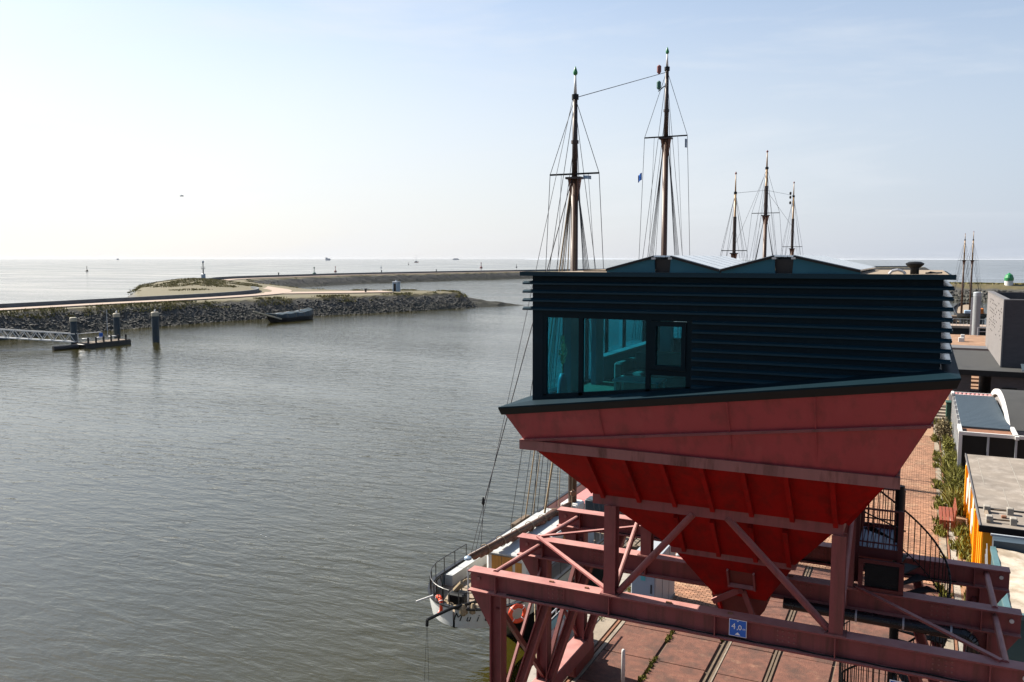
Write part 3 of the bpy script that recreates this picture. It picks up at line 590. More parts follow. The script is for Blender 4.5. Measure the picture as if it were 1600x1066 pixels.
# pipes and flat bars tying the three beams together
for x in (-8.75, 1.62):
    for a, b in ((0, 1), (1, 2)):
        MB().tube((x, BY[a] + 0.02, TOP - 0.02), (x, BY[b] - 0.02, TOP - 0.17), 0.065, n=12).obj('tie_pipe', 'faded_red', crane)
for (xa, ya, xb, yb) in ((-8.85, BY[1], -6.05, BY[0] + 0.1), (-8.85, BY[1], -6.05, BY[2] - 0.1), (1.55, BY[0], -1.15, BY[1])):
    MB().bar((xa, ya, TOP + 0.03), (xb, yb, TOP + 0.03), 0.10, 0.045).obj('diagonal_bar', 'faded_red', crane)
# posts carrying the bunker
for y in BY:
    for x in (-5.90, -1.27):
        zt = 6.69 if y != BY[1] else 6.62
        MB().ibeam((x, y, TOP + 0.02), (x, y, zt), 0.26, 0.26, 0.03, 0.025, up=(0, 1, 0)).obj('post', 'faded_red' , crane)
        MB().box(x - 0.2, x + 0.2, y - 0.17, y + 0.17, TOP + 0.001, TOP + 0.02).obj('base_plate', 'stained_flange', crane)
for y in (BY[0], BY[2]):
    for (a, b) in (((-5.72, TOP + 0.06), (-4.12, 6.72)), ((-1.42, TOP + 0.06), (-3.42, 6.72))):
        MB().tube((a[0], y, a[1]), (b[0], y, b[1]), 0.075, n=14).obj('brace_tube', 'faded_red', crane)
for x in (-5.9, -1.27):
    for (ya, yb) in ((BY[0] + 0.15, BY[1] - 0.15), (BY[2] - 0.15, BY[1] + 0.15)):
        MB().tube((x + 0.05, ya, TOP + 0.06), (x + 0.05, yb, 6.35), 0.06, n=12).obj('brace_tube', 'faded_red', crane)
# the bunker: tilted skirt, three inverted pyramid stages
SL = 0.51
def ring(x0, x1, y0, y1, z): return [(x0, y0, z), (x1, y0, z), (x1, y1, z), (x0, y1, z)]
R3 = ring(-7.35, -0.37, 16.0, 23.84, 8.15)
R4 = ring(-6.30, -1.23, 17.2, 22.64, 6.90)
R5 = ring(-4.82, -2.20, 18.2, 21.64, 5.62)
R6 = ring(-4.02, -2.86, 18.80, 21.04, 4.50)
RIM = [(-7.77, 15.60, 8.93), (0.53, 15.0, 10.11), (0.53, 24.84, 10.11), (-7.77, 24.24, 8.93)]
M2 = [(-7.40, 15.965, 8.22), (0.15, 15.44, 9.25), (0.15, 24.40, 9.25), (-7.40, 23.875, 8.22)]
def stage(a, b, name, mat, th=0.02):
    for i in range(4):
        j = (i + 1) % 4; MB().plate([a[i], a[j], b[j], b[i]], th).obj(name, mat, crane)
stage(RIM, M2, 'skirt_plate', 'skirt_red'); stage(M2, R3, 'skirt_plate', 'skirt_red')
stage(R3, R4, 'hopper_plate', 'signal_red'); stage(R4, R5, 'hopper_plate', 'signal_red'); stage(R5, R6, 'hopper_plate', 'signal_red')
for x in (-5.6, -3.1, -1.6):
    zt_, zb_ = 8.93 + (x + 7.77) / 8.30 * 1.18, 8.17
    MB().bar((x, 16 - SL * (zt_ - 8.15) - .012, zt_ - .16), (x, 16 - SL * (zb_ - 8.15) - .012, zb_ + .02), 0.022, 0.012, (0, -1, 0)).obj('weld_seam', 'skirt_red', crane)
def lerp(a, b, t): return tuple(a[k] + (b[k] - a[k]) * t for k in range(3))
# tilted angle bar along the skirt, horizontal stained channel below it, vertical flange bands
cen = Vector((CRX, CRY, 0))
def band(ringpts, w, h, dz, name, mat, over=0.0):
    for i in range(4):
        a, b = Vector(ringpts[i]), Vector(ringpts[(i + 1) % 4]); d = (b - a).normalized(); n = d.cross(Vector((0, 0, 1))).normalized()
        if n.dot(cen - a) > 0: n = -n
        aa = a - d * over + n * (w / 2 - 0.01) + Vector((0, 0, dz)); bb = b + d * over + n * (w / 2 - 0.01) + Vector((0, 0, dz))
        if i % 2: aa += d * (over + w); bb -= d * (over + w)
        MB().bar(aa, bb, w, h).obj(name, mat, crane)
band(M2, 0.10, 0.045, 0.0, 'skirt_flange', 'faded_red', 0.05)
band(R3, 0.13, 0.20, -0.02, 'channel_flange', 'stained_flange', 0.14)
band(R4, 0.03, 0.34, -0.05, 'hopper_flange', 'faded_red', 0.03)
band(R5, 0.03, 0.26, -0.0, 'hopper_flange', 'faded_red', 0.02)
def ribs(a, b, xs, w=0.09, h=0.17, mat='signal_red', top=0.05):
    for side in (0, 2):
        for x in xs:
            yo = (top - .05) / (a[side][2] - b[side][2]) * (b[side][1] - a[side][1]); p0 = Vector((x, a[side][1] + yo + (-0.03 if side == 0 else 0.03), a[side][2] - top)); p1 = Vector((x, b[side][1] + (-0.045 if side == 0 else 0.045), b[side][2] + 0.0))
            d = (p1 - p0); nrm = d.cross(Vector((1, 0, 0))).normalized()
            MB().bar(p0, p1, w, h, nrm).obj('rib', mat, crane)
ribs(R3, R4, [-6.06, -5.25, -4.48, -3.70, -2.92, -2.14, -1.34])
ribs(R4, R5, [-4.52, -3.76, -2.98, -2.30], top=0.30)
for side, sg in ((0, -1), (1, 1)):
    xa, xb = (R3[side][0], R4[side][0])
    for y in (17.0, 17.95, 18.9, 19.9, 20.9, 21.85, 22.8):
        yy = min(max(y, 17.35), 22.5)
        p0 = Vector((xa + sg * 0.03, yy, 8.08)); p1 = Vector((xb + sg * 0.045, yy, 6.9)); d = p1 - p0
        MB().bar(p0, p1, 0.09, 0.17, d.cross(Vector((0, 1, 0))).normalized()).obj('rib', 'signal_red', crane)
# outlet: hatch frame, clamshell gate and levers
def on56(x, z, off=0.0):
    t = (R5[0][2] - z) / (R5[0][2] - R6[0][2]); return Vector((x, R5[0][1] + (R6[0][1] - R5[0][1]) * t - off, z))
h = MB()
for (xa, za, xb, zb, ww) in ((-3.62, 5.22, -3.62, 4.76, .04), (-3.06, 5.22, -3.06, 4.76, .04), (-3.64, 4.80, -3.04, 4.80, .10)):
    p0, p1 = on56(xa, za, 0.05), on56(xb, zb, 0.05); h.bar(p0, p1, ww if xa == xb else 0.09, 0.09 if xa == xb else ww, (0, -1, 0.5))
h.obj('hatch_frame', 'faded_red', crane)
MB().plate([on56(-3.59, 5.2, 0.025), on56(-3.59, 4.84, 0.025), on56(-3.09, 4.84, 0.025), on56(-3.09, 5.2, 0.025)], 0.02).obj('hatch', 'dark_red_steel', crane)
gate = MB(); n = 9
prof = [(-0.60, 0.12)] + [(0.62 * math.cos(R(188 + 164 * k / n)), 0.62 * math.sin(R(188 + 164 * k / n))) for k in range(n + 1)] + [(0.60, 0.12)]
gate.extr(prof, (-3.44, 18.86, 4.50), (1, 0, 0), (0, 0, 1), (0, 2.1, 0)); gate.obj('clamshell_gate', 'dark_red_steel', crane)
for (a, b, ww) in (((-3.36, 18.72, 4.70), (-3.98, 18.62, 4.34), .13), ((-3.34, 18.68, 4.72), (-2.98, 18.60, 3.90), .11)):
    MB().bar(a, b, 0.05, ww, (0, 0, 1)).obj('gate_lever', 'faded_red', crane)
MB().tube((-3.36, 18.55, 4.70), (-3.36, 21.2, 4.70), 0.06, n=12).obj('gate_pivot', 'dark_red_steel', crane)
MB().plate([(-4.22, 18.9, 4.78), (-4.02, 18.84, 4.40), (-3.74, 18.80, 4.52), (-3.9, 18.86, 4.9)], 0.03).obj('gate_jaw', 'signal_red', crane)
MB().bar((-3.86, 18.7, 4.36), (-3.80, 18.8, 4.02), 0.08, 0.06).obj('gate_link', 'signal_red', crane)
# black drain pipe under the middle beam with clamps and elbow
dy = BY[1] - 0.20; dz = 4.10
dp = MB(); pts = [(-2.6, dy, dz + 0.04), (1.02, dy, dz)] + [(1.02 + 0.22 * math.sin(R(a)), dy, dz - 0.22 + 0.22 * math.cos(R(a))) for a in (15, 30, 45, 60, 75, 90)] + [(1.24, dy, 0.1)]
duct = dp.path(pts, 0.125, 16).obj('drain_pipe', 'plastic_black', crane)
for x in (-2.0, -1.05, -0.1, 0.82): MB().tube((x - 0.02, dy, dz + 0.02), (x + 0.02, dy, dz + 0.02), 0.136, n=16).obj('pipe_clamp', 'galvanised', duct)
MB().tube((1.24, dy, 3.70), (1.24, dy, 3.78), 0.14, n=16).obj('pipe_collar', 'plastic_black', duct)
MB().tube((1.0, dy, dz), (1.1, dy, dz - 0.01), 0.14, n=16).obj('pipe_collar', 'plastic_black', duct)
# blue headroom sign on the front beam, another lower down on the land leg
def headroom_sign(x, y, z, s, label):
    t = thing('headroom_sign', label, 'sign', (x, y, z))
    MB().box(x - s / 2, x + s / 2, y - 0.012, y, z - s / 2, z + s / 2).obj('panel', 'sign_white', t)
    MB().box(x - s * .47, x + s * .47, y - 0.015, y - 0.0122, z - s * .47, z + s * .47).obj('field', 'sign_blue', t)
    lettering('4', s * .50, (x - s * .24, y - 0.018, z + s * .08), (1, 0, 0), (0, 0, 1), 'sign_white', t)
    lettering(',0', s * .42, (x + s * .08, y - 0.018, z + s * .05), (1, 0, 0), (0, 0, 1), 'sign_white', t)
    lettering('m', s * .22, (x + s * .36, y - 0.018, z + s * .0), (1, 0, 0), (0, 0, 1), 'sign_white', t)
    MB().extr([(-s * .16, -s * .40), (s * .16, -s * .40), (0, -s * .24)], (x, y - 0.0155, z), (1, 0, 0), (0, 0, 1), (0, -0.002, 0)).obj('arrow', 'sign_white', t)
    MB().extr([(-s * .06, s * .44), (s * .06, s * .44), (0, s * .38)], (x, y - 0.0155, z), (1, 0, 0), (0, 0, 1), (0, -0.002, 0)).obj('arrow', 'sign_white', t)
headroom_sign(-3.12, BY[0] - BW / 2 - 0.002, 4.52, 0.35, 'small square blue headroom sign reading 4,0 m on the front beam')
headroom_sign(0.0, 16.0, 4.29, 0.52, 'blue sign on a pole cut off by the lower picture edge')
MB().tube((0.0, 16.05, 0), (0.0, 16.05, 4.50), 0.035, n=10).obj('pole', 'galvanised', bpy.data.objects['headroom_sign.001'])

# ------------------------------------------------------------------ house on the bunker
HX0, HX1, HY0, HY1, HZ = -7.2, 0.29, 15.9, 23.9, 11.66
house = thing('bunker_house', 'dark teal slatted cabin with large corner windows sitting on the red hopper', 'house', (CRX, CRY, 9))
def rimz(x): return 8.93 + (x + 7.77) / 8.30 * 1.18
T = 0.12
def wallquad(pts, th=T): return MB().plate(pts, th)
F = HY0
# front wall pieces around the window opening x -6.97..-3.92
wx0, wx1, wz1 = -6.97, -3.92, 10.90
def fz(x): return rimz(x) - 0.05
def front(x0, x1, zb0, zb1, zt, y0=F, y1=F + T):
    m = MB(); m.add([(x0, y0, zb0), (x1, y0, zb1), (x1, y0, zt), (x0, y0, zt), (x0, y1, zb0), (x1, y1, zb1), (x1, y1, zt), (x0, y1, zt)],
                    [(0, 1, 2, 3), (7, 6, 5, 4), (0, 4, 5, 1), (1, 5, 6, 2), (2, 6, 7, 3), (3, 7, 4, 0)]); return m
front(HX0, wx0, fz(HX0), fz(wx0), HZ).obj('corner_post', 'teal_clad', house)
front(wx0, wx1, wz1, wz1, HZ).obj('front_wall', 'teal_clad', house)
front(wx1, HX1, fz(wx1), fz(HX1), HZ).obj('front_wall', 'teal_clad', house)
# window unit
yf0, yf1 = F + 0.005, F + 0.085
def fbox(x0, x1, z0, z1, y0=yf0, y1=yf1): return MB().box(x0, x1, y0, y1, z0, z1)
def wb(x): return 9.23 + (x + 6.89) / 2.88 * 0.33          # sloping lower glass line
# bottom rail follows the slope of the hopper rim
wrail = MB(); wrail.add([(wx0, yf0, fz(wx0)), (wx1, yf0, fz(wx1)), (wx1, yf0, wb(wx1)), (wx0, yf0, wb(wx0)), (wx0, yf1, fz(wx0)), (wx1, yf1, fz(wx1)), (wx1, yf1, wb(wx1)), (wx0, yf1, wb(wx0))],
          [(0, 1, 2, 3), (7, 6, 5, 4), (0, 4, 5, 1), (1, 5, 6, 2), (2, 6, 7, 3), (3, 7, 4, 0)])
window = wrail.obj('window', 'teal_frame', house)
for (x0, x1, z0, z1, nm) in ((wx0, -6.89, 9.2, wz1, 'frame'), (-6.19, -6.10, 9.25, 10.81, 'mullion'), (-4.80, -4.71, 9.4, 10.81, 'mullion'), (-4.01, wx1, 9.5, wz1, 'frame'), (-6.89, -4.01, 10.81, wz1, 'frame'), (-4.71, -4.01, 9.76, 9.86, 'transom')):
    fbox(x0, x1, z0, z1).obj(nm, 'teal_frame', window)
m = MB()
for (x0, x1, z0, z1) in ((-4.705, -4.60, 9.87, 10.80), (-4.10, -4.015, 9.87, 10.80), (-4.60, -4.10, 10.71, 10.80), (-4.60, -4.10, 9.87, 9.95)): m.box(x0, x1, yf0 - 0.03, yf1 - 0.02, z0, z1)
m.obj('casement', 'teal_frame', window)
for (x0, x1, z0, z1, slope) in ((-6.89, -6.19, None, 10.81, 1), (-6.10, -4.80, None, 10.81, 1), (-4.60, -4.10, 9.95, 10.71, 0), (-4.71, -4.01, None, 9.76, 1)):
    za, zb = (wb(x0), wb(x1)) if slope else (z0, z0); y = F + 0.045
    MB().add([(x0, y, za), (x1, y, zb), (x1, y, z1), (x0, y, z1)], [(0, 1, 2, 3)]).obj('pane', 'teal_glass', window)
# other walls: left wall glazed, back wall with two windows, right wall plain
lw = MB(); lw.box(HX0, HX0 + T, HY0 + T, HY1, 10.92, HZ); lw.box(HX0, HX0 + T, HY1 - 0.4, HY1, 8.9, 10.92); lw.box(HX0, HX0 + T, HY0 + T, HY1 - 0.4, 8.85, 9.06); lw.obj('left_wall', 'teal_clad', house)
lwin = MB().box(HX0 + 0.02, HX0 + 0.09, HY0 + T, HY1 - 0.4, 9.06, 9.12).obj('window', 'teal_frame', house)
ys = [HY0 + T, 17.5, 18.9, 20.3, 21.7, HY1 - 0.4]
for a in ys[1:-1]: MB().box(HX0 + 0.02, HX0 + 0.09, a - 0.04, a + 0.04, 9.12, 10.92).obj('mullion', 'teal_frame', lwin)
for a, b in zip(ys, ys[1:]):
    MB().add([(HX0 + 0.05, a, 9.12), (HX0 + 0.05, b, 9.12), (HX0 + 0.05, b, 10.92), (HX0 + 0.05, a, 10.92)], [(0, 1, 2, 3)]).obj('pane', 'clear_glass', lwin)
bw = MB()
for (x0, x1, z0, z1) in ((HX0, -6.7, 8.9, HZ), (-4.9, -4.6, 9.0, HZ), (-2.8, HX1, 9.4, HZ), (-6.7, -4.9, 8.95, 9.7), (-4.6, -2.8, 9.2, 9.7), (-6.7, -4.9, 11.0, HZ), (-4.6, -2.8, 11.0, HZ)): bw.box(x0, x1, HY1 - T, HY1, z0, z1)
bw.obj('back_wall', 'teal_clad', house)
bwin = MB().box(-6.7, -2.8, HY1 - 0.09, HY1 - 0.03, 9.7, 9.74).obj('window', 'teal_frame', house)
for x0, x1 in ((-6.7, -4.9), (-4.6, -2.8)): MB().add([(x0, HY1 - 0.06, 9.74), (x1, HY1 - 0.06, 9.74), (x1, HY1 - 0.06, 11.0), (x0, HY1 - 0.06, 11.0)], [(0, 1, 2, 3)]).obj('pane', 'clear_glass', bwin)
MB().box(HX1 - T, HX1, HY0 + T, HY1 - T, 9.95, HZ).obj('right_wall', 'teal_clad', house)
MB().box(HX0 + 0.1, -0.2, HY0 + T, HY1 - T, 9.0, 9.06).obj('floor', 'interior_floor', house)
MB().box(-2.9, -2.8, HY0 + T + 0.01, HY1 - T, 9.06, 11.5).obj('partition', 'interior_teal', house)
MB().box(HX0 + T, HX1 - T, HY0 + T, HY1 - T, 11.44, 11.5).obj('ceiling', 'interior_white', house)
# inside, seen through the tinted panes
for (x, y, sx, sy, z1) in ((-6.78, 17.05, 0.16, 0.55, 11.44), (-6.88, 18.9, 0.12, 0.5, 11.44), (-6.4, 23.2, 0.3, 0.3, 11.44)):
    MB().box(x - sx / 2, x + sx / 2, y - sy / 2, y + sy / 2, 9.06, z1).obj('column', 'interior_teal', house)
MB().box(HX0 + T + 0.01, -6.82, 19.3, HY1 - 0.2, 9.62, 9.66).obj('sill_board', 'cabinet_grey', house)
MB().box(HX0 + T + 0.01, -6.86, 19.3, HY1 - 0.2, 9.06, 9.62).obj('radiator_case', 'interior_teal', house)
sofa = thing('sofa', 'pale sofa seen through the tinted window of the slatted cabin', 'sofa', (-5.2, 18.6, 9.06))
MB().bbox(-6.0, -4.0, 18.1, 19.0, 9.06, 9.46, 0.05).obj('seat', 'hessian', sofa)
MB().bbox(-6.0, -4.0, 19.0, 19.25, 9.06, 9.86, 0.05).obj('backrest', 'hessian', sofa)
MB().bbox(-6.2, -6.0, 18.1, 19.25, 9.06, 9.68, 0.04).obj('armrest', 'hessian', sofa)
tb = thing('table', 'white low table close behind the cabin window', 'table', (-5.4, 16.9, 9.06))
MB().bbox(-5.75, -4.75, 16.7, 17.3, 9.46, 9.51, 0.01).obj('table_top', 'interior_white', tb)
for x in (-5.7, -4.8):
    for y in (16.75, 17.25): MB().box(x - .02, x + .02, y - .02, y + .02, 9.06, 9.46).obj('leg', 'interior_white', tb)
vase = thing('vase', 'tall vase with beige pampas plume at the left end of the cabin window', 'vase', (-6.72, 16.35, 9.06))
MB().lathe([(0.06, 0), (0.11, 0.15), (0.09, 0.42), (0.05, 0.55)], (-6.72, 16.35, 9.06), 14).obj('body', 'cabinet_blue', vase, smooth=True)
pm = MB(); g = random.Random(5)
for k in range(260):
    a = g.uniform(0, 6.28); z = g.uniform(0.75, 1.32); r = 0.085 * math.sin((z - .7) / .65 * math.pi) + .02
    p = V(-6.72 + r * math.cos(a) * g.random(), 16.35 + r * math.sin(a) * g.random(), 9.06 + z); q2 = p + V(math.cos(a) * .035, math.sin(a) * .035, .07)
    sd_ = V(-math.sin(a), math.cos(a), 0) * .008; pm.add([p - sd_, p + sd_, q2], [(0, 1, 2)])
pm.tube((-6.72, 16.35, 9.5), (-6.72, 16.35, 10.2), 0.008, n=5)
pm.obj('pampas_plume', 'pampas', vase)
# louvre slats: separate fins, mitred round the corners
SZ = [11.52, 11.345, 11.17, 10.995, 10.82, 10.645, 10.47, 10.295, 10.12, 9.945, 9.77, 9.60]
PR = [(-0.002, 0.022), (0.065, -0.012), (0.065, -0.045), (-0.002, -0.012)]
for i, z in enumerate(SZ):
    x0 = -7.40 if i < 4 else wx1 + 0.03
    x1 = 0.45 if i < 8 else (0.45 if i == 8 else (-0.81, -2.14, -3.45)[i - 9])
    MB().extr([(p[0], p[1]) for p in PR], (x0, F, z), (0, -1, 0), (0, 0, 1), (x1 - x0, 0, 0)).obj('slat', 'teal_slat', house)
    if i <= 9:
        MB().extr([(-0.002, 0.035), (0.17, -0.012), (0.17, -0.045), (-0.002, -0.012)], (HX1, F, z), (1, 0, 0), (0, 0, 1), (0, HY1 - F, 0)).obj('slat', 'slat_gloss', house)
    if i < 4:
        MB().extr([(-0.002, 0.035), (0.20, -0.0), (0.20, -0.03), (-0.002, -0.012)], (HX0, F, z), (-1, 0, 0), (0, 0, 1), (0, HY1 - F, 0)).obj('slat', 'teal_slat', house)
# roof slab with bright edge trim, gravel deck
MB().box(-7.42, 0.47, F - 0.14, HY1 + 0.1, HZ, 11.69).obj('roof', 'teal_clad', house)
MB().box(-7.42, 0.47, F - 0.155, F - 0.142, HZ - 0.01, 11.735).obj('roof_trim', 'teal_slat', house)
MB().box(-7.30, 0.40, F - 0.05, HY1, 11.691, 11.71).obj('roof_gravel', 'roof_gravel', house)
MB().box(-6.9, -5.9, 18.0, 20.0, 11.711, 11.74).obj('roof_board', 'roof_gravel', house)
# ledge and black fascia along the tilted rim
inner = [(HX0, F, rimz(HX0)), (HX1, F, rimz(HX1)), (HX1, HY1, rimz(HX1)), (HX0, HY1, rimz(HX0))]
out = []
for p in RIM:
    d = Vector((p[0] - CRX, p[1] - CRY, 0)); s = 0.05; out.append((p[0] + math.copysign(s, d.x), p[1] + math.copysign(s, d.y), rimz(p[0] + math.copysign(s, d.x)) + 0.02))
for i in range(4):
    j = (i + 1) % 4
    a = [Vector(inner[i]) + V(0, 0, 0.07), Vector(inner[j]) + V(0, 0, 0.07), Vector(out[j]) + V(0, 0, 0.0), Vector(out[i]) + V(0, 0, 0.0)]
    MB().plate([a[3], a[2], a[1], a[0]], 0.03).obj('ledge', 'ledge_teal', house)
    o1, o2 = Vector(out[i]), Vector(out[j]); r1, r2 = Vector(RIM[i]), Vector(RIM[j])
    m = MB(); m.add([o1 - V(0, 0, .03), o2 - V(0, 0, .03), r2 - V(0, 0, .15), r1 - V(0, 0, .15)], [(0, 1, 2, 3)]); m.add([r1 - V(0, 0, .15), r2 - V(0, 0, .15), r2, r1], [(0, 1, 2, 3)])
    m.obj('fascia', 'black_paint', house)
# two low pitched rooflights with open dark notches at the ridge, pale panels on both slopes
def rooflight(xa, xb, xc, xd, zt, y0, y1, label):
    t = thing('rooflight', label, 'rooflight', ((xa + xd) / 2, y0, 11.71))
    zb = 11.76
    zl = lambda x: zb + (zt - zb) * min((x - xa) / (xb - xa), (xd - x) / (xd - xc), 1)
    xm = (xb + xc) / 2; zr = zt + 0.02
    MB().extr([(xa, 11.711), (xb + .02, 11.711), (xb, zt - .03), (xa, zb)], (0, y0, 0), (1, 0, 0), (0, 0, 1), (0, 0.05, 0)).obj('gable', 'gable_teal', t)
    MB().extr([(xc - .02, 11.711), (xd, 11.711), (xd, zb), (xc, zt - .03)], (0, y0, 0), (1, 0, 0), (0, 0, 1), (0, 0.05, 0)).obj('gable', 'gable_teal', t)
    MB().extr([(xb + .02, 11.711), (xc - .02, 11.711), (xc, zt - .05), (xb, zt - .05)], (0, y0 + 0.07, 0), (1, 0, 0), (0, 0, 1), (0, 0.03, 0)).obj('notch', 'black_mesh', t)
    MB().extr([(xc, zt - .03), (xd, zb - .03), (xd, zb - .045), (xc, zt - .045)], (0, y0 + .06, 0), (1, 0, 0), (0, 0, 1), (0, y1 - y0 - .1, 0)).obj('under_sheet', 'black_paint', t)
    MB().extr([(xa, zb - .03), (xb, zt - .03), (xb, zt - .045), (xa, zb - .045)], (0, y0 + .06, 0), (1, 0, 0), (0, 0, 1), (0, y1 - y0 - .1, 0)).obj('under_sheet', 'black_paint', t)
    n = 6
    for k in range(n):
        ya = y0 - 0.03 + (y1 - y0) * k / n + 0.035; yb = y0 - 0.03 + (y1 - y0) * (k + 1) / n - 0.035
        MB().plate([(xc, ya, zt), (xd, ya, zb), (xd, yb, zb), (xc, yb, zt)], -0.035).obj('panel', 'solar_white', t)
        MB().plate([(xa, ya, zb), (xb, ya, zt), (xb, yb, zt), (xa, yb, zb)], -0.035).obj('panel', 'solar_white', t)
    for (p, q3) in (((xa, zb), (xb, zt)), ((xc, zt), (xd, zb))):
        MB().bar((p[0], y0 - 0.05, p[1] + 0.0), (q3[0], y0 - 0.05, q3[1] + 0.0), 0.03, 0.045).obj('verge', 'black_paint', t)
    MB().box(xb, xc, y0 + 0.53, y1, zt - 0.06, zt - 0.02).obj('ridge_cap', 'black_paint', t)
    for x in (xb, xc): MB().box(x - .04, x + .04, y0 - .07, y0 - .04, zt - .05, zt - .01).obj('bracket', 'galvanised', t)
rooflight(-6.07, -5.04, -4.69, -3.70, 12.03, 17.2, 22.6, 'low teal rooflight with pale panels nearer the harbour end of the cabin roof')
rooflight(-3.66, -2.64, -2.28, -1.08, 12.035, 17.2, 22.6, 'low teal rooflight with pale panels nearer the black roof vent')
t = thing('roof_vent', 'black mushroom vent on the inland end of the cabin roof', 'vent', (-0.17, 17.5, 11.71))
MB().lathe([(0.075, 0), (0.075, 0.10), (0.09, 0.13)], (-0.17, 17.5, 11.71), 18).obj('pipe', 'black_paint', t, smooth=True)
MB().lathe([(0.09, 0), (0.15, 0.05), (0.16, 0.08), (0.10, 0.11), (0.02, 0.115)], (-0.17, 17.5, 11.83), 18).obj('hood', 'black_paint', t)
t = single(MB().path([(-0.60, 17.4, 11.712), (-0.55, 17.4, 11.77), (-0.45, 17.4, 11.79), (-0.36, 17.4, 11.76), (-0.32, 17.4, 11.712)], 0.025, 8), 'bent_pipe', 'galvanised', 'short bent white pipe beside the black roof vent', 'pipe', (-0.5, 17.4, 11.71))
single(MB().path([(0.05, 17.6, 11.73), (0.1, 17.5, 11.75), (0.2, 17.7, 11.73), (0.28, 17.5, 11.74), (0.12, 17.8, 11.73), (0.02, 17.6, 11.73)], 0.014, 6), 'cable_coil', 'black_paint', 'loose black cable lying on the roof edge by the vent', 'cable', (0.1, 17.6, 11.72))

# ------------------------------------------------------------------ spiral stair and landing
SCX, SCY = -0.30, 21.25
st = thing('spiral_stair', 'black steel spiral stair with red landing rising behind the hopper posts', 'staircase', (SCX, SCY, 0))
MB().tube((SCX, SCY, 0.0), (SCX, SCY, 6.78), 0.10, n=18).obj('centre_pole', 'black_paint', st)
LZ = 5.45; NST = 26; RS = 1.12
A0 = R(131); DA = R(14)
rail = []
for k in range(NST):
    a = A0 + DA * k; z = (k + 1) * LZ / NST; a2 = a + DA * 1.2
    p = [(SCX + .09 * math.cos(a), SCY + .09 * math.sin(a)), (SCX + RS * math.cos(a), SCY + RS * math.sin(a)), (SCX + RS * math.cos(a2), SCY + RS * math.sin(a2)), (SCX + .09 * math.cos(a2), SCY + .09 * math.sin(a2))]
    MB().plate([(x, y, z) for x, y in p], 0.035).obj('tread', 'black_mesh', st)
    for h2 in (0, 0.5):
        aa = a + DA * h2; zz = z + h2 * LZ / NST; q0 = V(SCX + RS * math.cos(aa), SCY + RS * math.sin(aa), zz - 0.05)
        MB().tube(q0, q0 + V(0, 0, 1.05), 0.011, n=6).obj('baluster', 'black_paint', st); rail.append(q0 + V(0, 0, 1.05))
MB().path(rail, 0.024, 8).obj('handrail', 'black_paint', st, smooth=True)
MB().path([p - V(0, 0, 0.98) for p in rail], 0.016, 6).obj('lower_rail', 'black_paint', st)
# tall curved cage of bars round the foot of the stair
for k in range(26):
    a = R(150 + 150 * k / 25); p = V(SCX + (RS + .04) * math.cos(a), SCY + (RS + .04) * math.sin(a), 0.05)
    MB().tube(p, p + V(0, 0, 3.1), 0.011, n=6).obj('cage_bar', 'black_paint', st)
for z in (0.1, 3.12): MB().path([(SCX + (RS + .04) * math.cos(R(150 + 150 * k / 16)), SCY + (RS + .04) * math.sin(R(150 + 150 * k / 16)), z) for k in range(17)], 0.016, 6).obj('cage_ring', 'black_paint', st)
# landing between the stair head and the bunker
LX0, LX1, LY0, LY1 = -1.12, -0.24, 20.25, 22.2
MB().box(LX0, LX1, LY0 + .03, LY1 - .03, LZ - 0.06, LZ - 0.03).obj('landing_frame', 'stair_red', st)
for k in range(11):
    x = LX0 + 0.02 + k * 0.08
    MB().box(x, x + 0.06, LY0 + .04, LY1 - .04, LZ - 0.029, LZ).obj('landing_board', 'cabinet_blue', st)
for (a, b) in (((LX0, LY0), (LX1, LY0)), ((LX0, LY1), (LX1, LY1))):
    MB().box(min(a[0], b[0]), max(a[0], b[0]), a[1] - .02, a[1] + .02, LZ - 0.12, LZ + 0.10).obj('kick_plate', 'stair_red', st)
    MB().bar((a[0], a[1], LZ + 0.98), (b[0], b[1], LZ + 0.98), 0.04, 0.04).obj('landing_rail', 'stair_red', st)
    MB().bar((a[0], a[1], LZ + 0.22), (b[0], b[1], LZ + 0.22), 0.03, 0.03).obj('landing_rail', 'stair_red', st)
    for k in range(9):
        x = a[0] + (b[0] - a[0]) * k / 8; MB().tube((x, a[1], LZ + 0.1), (x, a[1], LZ + 0.98), 0.011, n=6).obj('baluster', 'stair_red', st)
for (x, y) in ((LX0, LY0), (LX0, LY1), (LX1, LY0), (LX1, LY1)):
    MB().box(x - .05, x + .05, y - .05, y + .05, TOP + .02, LZ + (1.1 if x < -1 else 1.0)).obj('landing_post', 'stair_red', st)
MB().bar((LX0 - 0.02, LY0, LZ + .95), (LX1 + 0.1, LY0 + 0.2, LZ + 0.5), 0.03, 0.03).obj('landing_rail', 'black_paint', st)
# caged plant unit standing on the middle beam
cu = thing('caged_unit', 'dark mesh cage in a red frame on the beam below the stair landing', 'cage', (-0.6, 19.95, TOP))
MB().box(-0.92, -0.22, 19.85, 20.15, TOP + 0.02, 5.30).obj('core', 'black_mesh', cu)
for x in (-1.0, -0.18): MB().box(x - .05, x + .05, 19.78, 19.84, TOP + .001, 5.42).obj('post', 'stair_red', cu)
for z in (TOP + 0.05, 5.38): MB().box(-1.05, -0.13, 19.77, 19.845, z - .04, z + .04).obj('rail', 'stair_red', cu)
m = MB()
for k in range(13): m.box(-0.94 + k * .058, -0.934 + k * .058, 19.80, 19.81, TOP + .09, 5.34)
for k in range(10): m.box(-0.94, -0.24, 19.812, 19.818, TOP + .12 + k * .058, TOP + .126 + k * .058)
m.obj('mesh', 'black_paint', cu)
MB().torus((-1.3, 19.9, 4.86), (1, 0, 0), (0, 0.3, 1), 0.13, 0.02, 18, 6).obj('hose_coil', 'black_paint', cu)

